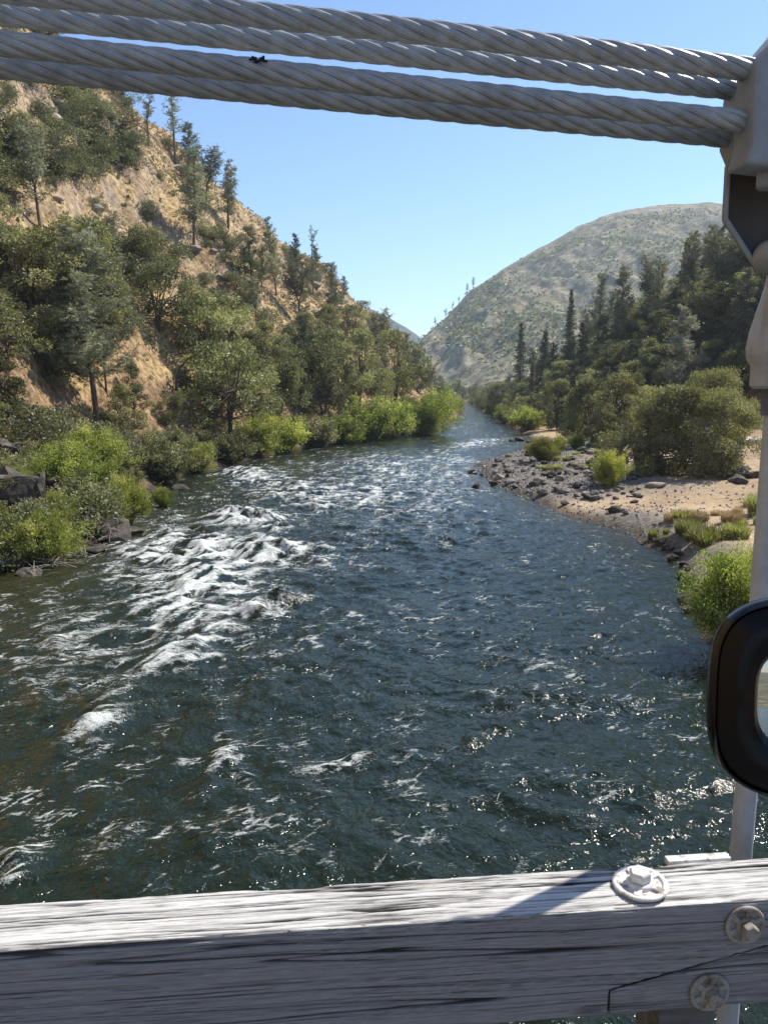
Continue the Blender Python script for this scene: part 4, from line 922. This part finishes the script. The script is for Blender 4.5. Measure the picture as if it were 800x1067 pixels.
# ================================================================== BRIDGE
YF = 1.09; YB = 1.20                      # front and back plane of the rail at x = 0
ZT = EYE-.835
ZB = float(on_rail(700, 1053, YF)[2])     # underside of the rail
XS = float(on_rail(634, 1032, YF)[0])     # start of the scarf joint
sa = on_rail(634, 1032, YF); sb = on_rail(800, 985, YF); SCM = (sb[2]-sa[2])/(sb[0]-sa[0])
AX = Vector((1, SL, 0)).normalized(); NY = Vector((-SL, 1, 0)).normalized()
YAW = math.atan(SL)
rail = tag(empty('timber_rail', (0, YF, ZB), YAW), 'weathered white painted timber bridge rail with bolted scarf joint in the foreground', 'bridge rail')
WID = (YB-YF)*math.cos(YAW); HT = ZT-ZB
def timber(name, X0, X1, zlo, zhi, seed, nx, parent, wearf=0.0, endcap=True):
    """a sawn timber: grain fissures cut into a dense skin; local x along, y across (0 = near face), z up from the underside"""
    X = np.unique(np.concatenate([np.arange(X0, -.85, .03), np.arange(-.85, .98, .0024), np.arange(.98, X1, .03), [X0, X1], [xs0-.0006, xs0+.0006]])); X = X[(X >= X0) & (X <= X1)]; nx = len(X); nf, nt = 150, 80
    # perimeter: near face bottom->top, top near->far, far face, underside
    per = []
    for k in np.linspace(0, 1, nf): per.append((0, k, 0))
    for k in np.linspace(0, 1, nt)[1:]: per.append((k, 1, 1))
    for k in np.linspace(1, 0, 14)[1:]: per.append((1, k, 2))
    for k in np.linspace(1, 0, 12)[1:-1]: per.append((k, 0, 3))
    per = np.array(per); npv = len(per)
    XX = np.repeat(X[:, None], npv, 1); lo = zlo(X)[:, None]; hi = zhi(X)[:, None]
    yy = per[None, :, 0]*WID+0*XX; zz = np.where(per[None, :, 2] == 1, hi, np.where(per[None, :, 2] == 3, lo, np.clip(HT*per[None, :, 1], lo, hi))); side = np.repeat(per[None, :, 2], nx, 0)
    a_ = np.where((side == 0) | (side == 2), zz+.31*side, yy+.7+.31*side)       # coordinate across the grain
    drift = .010*fbm(XX/.5, a_*3, seed+3, 2)+.05*XX*(side == 0)*.35
    def fis(fr, fx, w_, sd, th):
        n = np.abs(gnoise(XX*fx, (a_+drift)*fr, seed+sd)); g_ = smooth(th, th+.25, gnoise(XX*fx*.7+9, (a_+drift)*fr*.5+3, seed+sd+1)); return np.exp(-(n/w_)**2)*g_
    topm = (side == 1)
    D = .0055*fis(24, .40, .026, 11, -.2) + .0040*fis(62, .9, .05, 21, -.2) + .0018*fis(170, 3.0, .16, 31, -.35)
    D = D*np.where(topm, 1.5, 1.0) + np.where(topm, .0025, .0008)*(1-fbm(XX*7, a_*90, seed+41, 3))*.5
    D = D + np.where(topm, .0022, .0006)*np.clip(fbm(XX*18, a_*140, seed+47, 3), 0, 1)
    # worn, splintered arris
    ze = np.minimum(np.abs(hi-zz), np.abs(yy)+10*(side == 2)); arris = np.where(side == 0, np.exp(-((hi-zz)/.008)**2), np.where(topm, np.exp(-(yy/.008)**2), 0))
    chip = np.clip(.35+1.2*fbm(XX*9, XX*0+seed, seed+51, 4), 0.1, 1.4)
    D2 = arris*.0042*chip
    ny = np.where(side == 0, 1, np.where(side == 2, -1, 0)); nz_ = np.where(topm, -1, np.where(side == 3, 1, 0))
    y2 = yy+ny*D+D2*(side <= 1); z2 = zz+nz_*D-D2*(side <= 1)
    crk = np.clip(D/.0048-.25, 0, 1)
    wear = np.clip(.12+D/.0055*.45+arris*.25*chip+.20*fbm(XX*2.5, a_*14, seed+61, 4)+wearf+np.where(topm, .04, .10), 0, 1)
    V = np.stack([XX, y2, z2], -1).reshape(-1, 3); F = grid_faces(nx, npv, True)
    me = np_mesh(name, V, F, M['timber'], dict(wear=wear.reshape(-1), check=crk.reshape(-1), top_face=np.where(topm, 1.0, np.clip(arris*.6*chip, 0, 1)).reshape(-1)), True)
    bm = bmesh.new(); bm.from_mesh(me); bm.verts.ensure_lookup_table()
    for r_ in (0, nx-1):
        vs = [bm.verts[r_*npv+k] for k in range(npv)]
        bm.faces.new(vs if r_ else vs[::-1])
    bm.to_mesh(me); bm.free()
    return link(name, me, parent)
cosY = math.cos(YAW)
lx = lambda X: X/cosY
# rail local x = world x / cos(yaw)
xs0 = lx(XS); zs0 = sa[2]-ZB; mloc = SCM*cosY
xe = xs0+(HT-.002-zs0)/mloc
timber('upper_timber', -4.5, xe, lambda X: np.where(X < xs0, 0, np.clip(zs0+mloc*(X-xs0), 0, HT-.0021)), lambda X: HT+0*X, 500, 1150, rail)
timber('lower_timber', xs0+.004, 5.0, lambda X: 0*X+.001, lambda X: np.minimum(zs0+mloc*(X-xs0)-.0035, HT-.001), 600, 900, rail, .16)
def washer(name, c, Mr, r, mat, parent, hexr, hexh, holes=5):
    """cast ribbed washer with a hexagonal bolt head"""
    T = Matrix.Translation(c) @ Mr
    mb = MB(); mb.lathe([(r*.40, .0), (r*.98, 0), (r, .002), (r, .0045), (r*.93, .0065), (r*.80, .0062), (r*.78, .003), (r*.44, .003)], 40, T)
    mb.lathe([(r*.02, .001), (r*.50, .001), (r*.50, .0085), (r*.44, .0105), (r*.02, .0105)], 28, T)
    for k in range(holes):
        q = 6.283*k/holes+.4; Mk = T @ Matrix.Rotation(q, 4, 'Z'); mb.box(Mk @ Vector((r*.63, 0, .0045)), (r*.42, r*.26, .0055), (Mk.to_3x3()))
    w_ = mb.build(name, M[mat], parent, sm=True, bev=.0006, seg=1)
    b = MB(); b.lathe([(hexr*.9, .0107), (hexr, .0125), (hexr, .0105+hexh-.003), (hexr*.86, .0105+hexh), (hexr*.2, .0108+hexh)], 6, T @ Matrix.Rotation(.35, 4, 'Z'))
    b.build('bolt_head', M[mat], w_, bev=.0008, seg=1)
RW = Matrix.Rotation(YAW, 4, 'Z').inverted()
def rl(p): return RW @ (Vector(p)-Vector((0, YF, ZB)))
q = on_z(668, 924, ZT+.003); Mtop = Matrix.Rotation(R(-4), 4, 'Y')
washer('washer', rl(q)+Vector((0, .004, .0)), Mtop, .046, 'white_iron', rail, .0185, .017)
for u, v in [(775, 963), (738, 1033)]:
    q = on_rail(u, v, YF); washer('washer', rl(q)+Vector((0, -.0005, 0)), Matrix.Rotation(math.pi/2, 4, 'X'), .0345, 'rusty_iron', rail, .0135, .015, 6)
q = on_rail(712, 1062, YF+.03); lp = rl(q)
MB().box((lp.x, WID*.5+.01, -.62), (.098, .09, 1.24-.004)).build('rail_post', M['deck'], rail, bev=.004)
for px in (-3.2, 3.4): MB().box((px, WID*.5+.01, -.62), (.098, .09, 1.24-.004)).build('rail_post', M['deck'], rail, bev=.004)
b0 = rl(on_rail(694, 900, YB+.012)); b1 = rl(on_rail(759, 893, YB+.012))
MB().box(((b0.x+b1.x)/2, WID+.012, HT-.004), (b1.x-b0.x, .018, .012)).box(((b0.x+b1.x)/2, WID+.005, HT-.05), (b1.x-b0.x, .006, .085)).build('back_bracket', M['white_iron'], rail, bev=.0015)

# deck carrying the rail and the car
deck = tag(empty('bridge_deck', (0, 0, EYE-1.95), YAW), 'plank bridge deck under the car', 'bridge deck')
for i in range(32):
    MB().box((-4.6+i*.3, -2.3, -.05+.004*(i % 3)), (.285, 6.6, .09)).build('plank', M['deck'], deck, bev=.006)
MB().box((0, .6, -.30), (10, .22, .40)).build('girder', M['deck'], deck, bev=.01)

# ---- main cables: four six-strand wire ropes clamped together at the hanger
HX, HYc = .73, 1.44
YC = HYc-SL*HX                            # plane of the hanger at x = 0
RC = .0182
def cable(pix, off, label, seed):
    pts = np.array([on_rail(u, v, YC+off) for u, v in pix]); co = np.polyfit(pts[:, 0], pts[:, 2], 2 if len(pts) > 3 else 1); 
    if len(co) == 3: co[0] = np.clip(co[0], -.012, .012)
    lin = np.polyfit(pts[:, 0], pts[:, 2]-(co[0]*pts[:, 0]**2 if len(co) == 3 else 0), 1)
    zf = lambda x: (co[0]*x*x if len(co) == 3 else 0)+lin[0]*x+lin[1]
    n = 520; X = np.linspace(-3.2, 2.6, n); m = 6; rs = RC*.395; rc = RC-rs; lay = .275; V = []; F = []
    k = 12; base = 0; wcs = []; slope_ = np.gradient(zf(X), X); t = np.stack([np.ones(n), np.full(n, SL), slope_], -1); t /= np.linalg.norm(t, axis=1, keepdims=True)
    s = np.concatenate([[0], np.cumsum(np.hypot(np.diff(X)*math.hypot(1, SL), np.diff(zf(X))))])
    C = np.stack([X, YC+off+SL*X, zf(X)], -1); A = np.cross(t, np.array([0, 0, 1.])); A /= np.linalg.norm(A, axis=1, keepdims=True); B = np.cross(A, t)
    lists = []
    for i in range(m+1):
        if i == m: cc = C; rr = RC*.42
        else:
            ph = 2*math.pi*(i/m-s/lay)+seed; cc = C+A*(rc*np.cos(ph))[:, None]+B*(rc*np.sin(ph))[:, None]; rr = rs*1.06
        tt = np.gradient(cc, axis=0); tt /= np.linalg.norm(tt, axis=1, keepdims=True); a1 = np.cross(tt, np.array([0, 1., .1])); a1 /= np.linalg.norm(a1, axis=1, keepdims=True); b1 = np.cross(tt, a1)
        q = np.arange(k)*2*math.pi/k
        P = cc[:, None, :]+rr*(a1[:, None, :]*np.cos(q)[None, :, None]+b1[:, None, :]*np.sin(q)[None, :, None])
        lists.append((P.reshape(-1, 3), grid_faces(n, k, True)+base)); base += n*k
        wcs.append(np.stack([np.repeat(np.cos(q)[None], n, 0).ravel(), np.repeat(np.sin(q)[None], n, 0).ravel(), np.repeat(s[:, None], k, 1).ravel()]))
    o = link('suspension_cable', np_mesh('suspension_cable', np.concatenate([p for p, _ in lists]), np.concatenate([f for _, f in lists]), M['strand'], dict(zip(('around_c', 'around_s', 'along'), np.concatenate(wcs, 1))), True))
    tag(o, label, 'steel cable', 'main cables of the suspension bridge'); return zf
OF = .052
z1 = cable([(230, 12), (400, 27), (500, 39), (600, 52), (700, 63), (780, 71)], -OF, 'upper near cable of twisted galvanised strands, topmost of the four', .3)
z2 = cable([(0, 14), (200, 34), (400, 54), (600, 77), (755, 91)], OF*.9, 'upper far cable, half hidden beneath the topmost cable', 1.1)
z3 = cable([(0, 45), (200, 65), (400, 88), (600, 109), (785, 127)], -OF, 'lower near cable with a dark tape mark, third from the top', 2.0)
z4 = cable([(0, 70), (200, 88), (400, 109), (600, 128), (755, 142)], OF*.9, 'lowest far cable, bottom one of the four', .7)
tp = on_rail(271, 69, YC-OF)
tm = MB()
for k in range(7): q_ = tp+np.array([-.012+.004*k, SL*(-.012+.004*k), 0]); tm.box(q_+np.array([0, -RC*.99, .002*math.sin(k*1.7)+.003]), (.004, .003, .002+.003*(k % 3)))
tag(tm.build('tape_scrap', M['bezel']), 'scrap of black tape stuck on the lower near cable', 'tape scrap')

# ---- cable clamp and hanger
clamp = tag(empty('cable_clamp', (HX, HYc, EYE+.40), YAW), 'grey cast steel clamp gripping the four cables at the right frame edge', 'cable clamp')
zc_u = (z1(HX)+z2(HX))/2-(EYE+.40); zc_l = (z3(HX)+z4(HX))/2-(EYE+.40)
def prism(mb, prof, y0, y1):
    n = len(prof); V = [(x, y0, z) for x, z in prof]+[(x, y1, z) for x, z in prof]
    return mb.add(V, [tuple(range(n-1, -1, -1)), tuple(range(n, 2*n))]+[(i, (i+1) % n, (i+1) % n+n, i+n) for i in range(n)])
# silhouette of the casting in the hanger plane, from top apex round to the bottom
sil = [(801, 36), (762, 83), (752, 106), (748, 158), (755, 176), (790, 186)]
pr = [rl_ for rl_ in [Matrix.Rotation(-YAW, 4, 'Z') @ (Vector(on_rail(u, v, YC+.075))-Vector((HX, HYc, EYE+.40))) for u, v in sil]]
left = [(p.x, p.z) for p in pr]; cx = 0.0; right = [(-x, z-.02) for x, z in left[::-1]]
body = MB(); prism(body, left+[(x, z) for x, z in right], -.022, .075)
body.build('clamp_body', M['casting'], clamp, bev=.007, seg=3, sm=True)
fr = [(q_.x, q_.z) for q_ in (Matrix.Rotation(-YAW, 4, 'Z') @ (Vector(on_rail(u, v, YC-.088))-Vector((HX, HYc, EYE+.40))) for u, v in [(804, 42), (790, 62), (786, 96), (785, 146), (777, 170)])]
cap = MB(); prism(cap, fr+[(-x-.04, z-.02) for x, z in fr[::-1]], -.088, -.022); cap.build('clamp_cap', M['casting'], clamp, bev=.008, seg=3, sm=True)
for zz_ in (zc_u, zc_l):
    MB().box((-.02, -.0885, zz_+.012), (.085, .003, .004)).build('parting_strip', M['dark_steel'], clamp)
for xx_ in (-.005, .075):
    MB().lathe([(.026, 0), (.026, .012), (.021, .014), (.021, .034), (.014, .042)], 6, Matrix.Translation((xx_+.0, -.045, left[4][1]-.006)) @ Matrix.Rotation(math.pi, 4, 'X')).build('clamp_nut', M['casting'], clamp, bev=.001, seg=1)
nl = Matrix.Rotation(-YAW, 4, 'Z') @ (Vector(on_rail(803, 170, YC-.05))-Vector((HX, HYc, EYE+.40)))
MB().lathe([(.033, .012), (.033, -.006), (.027, -.010), (.012, -.010)], 28, Matrix.Translation(nl)).build('flange', M['casting'], clamp, sm=True)
MB().lathe([(.023, -.008), (.024, -.012), (.024, -.036), (.019, -.041), (.006, -.041)], 6, Matrix.Translation(nl)).build('flange_nut', M['casting'], clamp, bev=.001, seg=1)
gp = [Matrix.Rotation(-YAW, 4, 'Z') @ (Vector(on_rail(u, v, YC+.02))-Vector((HX, HYc, EYE+.40))) for u, v in [(756, 172), (753, 229), (789, 284), (835, 284), (870, 229), (870, 172)]]
pl = MB(); prism(pl, [(p.x, p.z) for p in gp], .014, .026)
pl.build('gusset_plate', M['dark_steel'], clamp, bev=.002, seg=1)
ed = MB(); ed.tube([(gp[0].x, .012, gp[0].z), (gp[1].x, .012, gp[1].z), (gp[2].x, .012, gp[2].z)], .005, 8); ed.build('plate_edge', M['casting'], clamp, sm=True)
hang = tag(empty('hanger_rod', (HX, HYc, EYE-2.2)), 'pale steel hanger rod with bulbous socket and threaded neck at the right frame edge', 'hanger rod')
def zat(v): return float(on_rail(812, v, YC)[2])-(EYE-2.2)
Zp = lambda v: zat(v)
pinM = Matrix.Translation((-.036, -.03, Zp(268))) @ Matrix.Rotation(math.pi/2, 4, 'X')
MB().lathe([(.003, -.03), (.030, -.03), (.030, .012), (.026, .017), (.014, .018), (.013, .012), (.003, .012)], 28, pinM).build('pin', M['casting'], hang, sm=True)
MB().lathe([(.034, Zp(286)), (.036, Zp(296)), (.042, Zp(312)), (.056, Zp(345)), (.060, Zp(362)), (.058, Zp(374)), (.050, Zp(380)), (.049, Zp(402)), (.043, Zp(405))], 32).build('socket', M['pale_steel'], hang, sm=True)
MB().box((-.002, -.005, (Zp(262)+Zp(292))/2), (.060, .050, abs(Zp(262)-Zp(292))+.02)).build('fork', M['casting'], hang, bev=.010, seg=3, sm=True)
thr = []
z0, z1_ = Zp(433), Zp(404)
nth = 22
for i in range(nth+1):
    zz_ = z0+(z1_-z0)*i/nth; thr += [(.0255, zz_), (.0285, zz_+(z1_-z0)/nth*.5)]
MB().lathe(thr, 28).build('threaded_neck', M['casting'], hang, sm=False)
MB().tube([(0, 0, Zp(431)), (0, 0, 1.4), (0, 0, .6), (0, 0, -.4)], .0212, 28).build('rod', M['pale_steel'], hang, sm=True)
MB().tube([(.02, .01, Zp(262)), (.02, .01, Zp(190))], .018, 16).build('upper_stud', M['pale_steel'], hang, sm=True)

# ================================================================== CAR MIRROR
mir = tag(empty('wing_mirror', tuple(on_y(884, 737, .70))), 'black car wing mirror with rounded shell reaching in from the right', 'wing mirror')
mir.rotation_euler = (R(-9), 0, R(-13)); mir.scale = (1, 1, 1.06)
def sq(a, b, k, n=72, ex=3.0):
    out = []
    for i in range(n):
        t = 2*math.pi*i/n; c, s = math.cos(t), math.sin(t)
        out.append((a*math.copysign(abs(c)**(2/ex), c)*(1.0 if c > 0 else k), b*math.copysign(abs(s)**(2/ex), s)))
    return out
def rings(mb, spec, n=72, cap0=False, cap1=True):
    V = []
    for a, b, y, dx, ex in spec: V += [(x+dx, y, z) for x, z in sq(a, b, 1.0, n, ex)]
    m = len(spec); F = [(i*n+k, i*n+(k+1) % n, (i+1)*n+(k+1) % n, (i+1)*n+k) for i in range(m-1) for k in range(n)]
    if cap0: F.append(tuple(range(n)))
    if cap1: F.append(tuple((m-1)*n+k for k in range(n-1, -1, -1)))
    return mb.add(V, F)
rings(MB(), [(.118, .092, .006, 0, 3.6), (.1225, .0965, .012, 0, 3.4), (.124, .098, .024, 0, 3.3), (.121, .095, .050, .002, 3.1), (.108, .084, .080, .006, 2.8), (.082, .062, .104, .012, 2.5), (.04, .03, .116, .016, 2.2)]).build('shell', M['black'], mir, sm=True)
rings(MB(), [(.077, .049, .016, .0, 3.4), (.083, .055, .002, .0, 3.4), (.095, .068, -.004, .0, 3.4), (.108, .084, -.001, .001, 3.5), (.1165, .0905, .007, 0, 3.5)], cap1=False).build('bezel', M['bezel'], mir, sm=True)
rings(MB(), [(.0785, .0505, .0145, .0, 3.4), (.06, .043, .0138, .0, 3.2), (.02, .015, .0135, .0, 2.5)], cap1=True).build('mirror_glass', M['mirror'], mir, sm=True)
MB().tube([(.09, .05, -.03), (.19, .02, -.05), (.32, -.06, -.07)], [.04, .032, .045], 18).build('arm', M['black'], mir, sm=True)
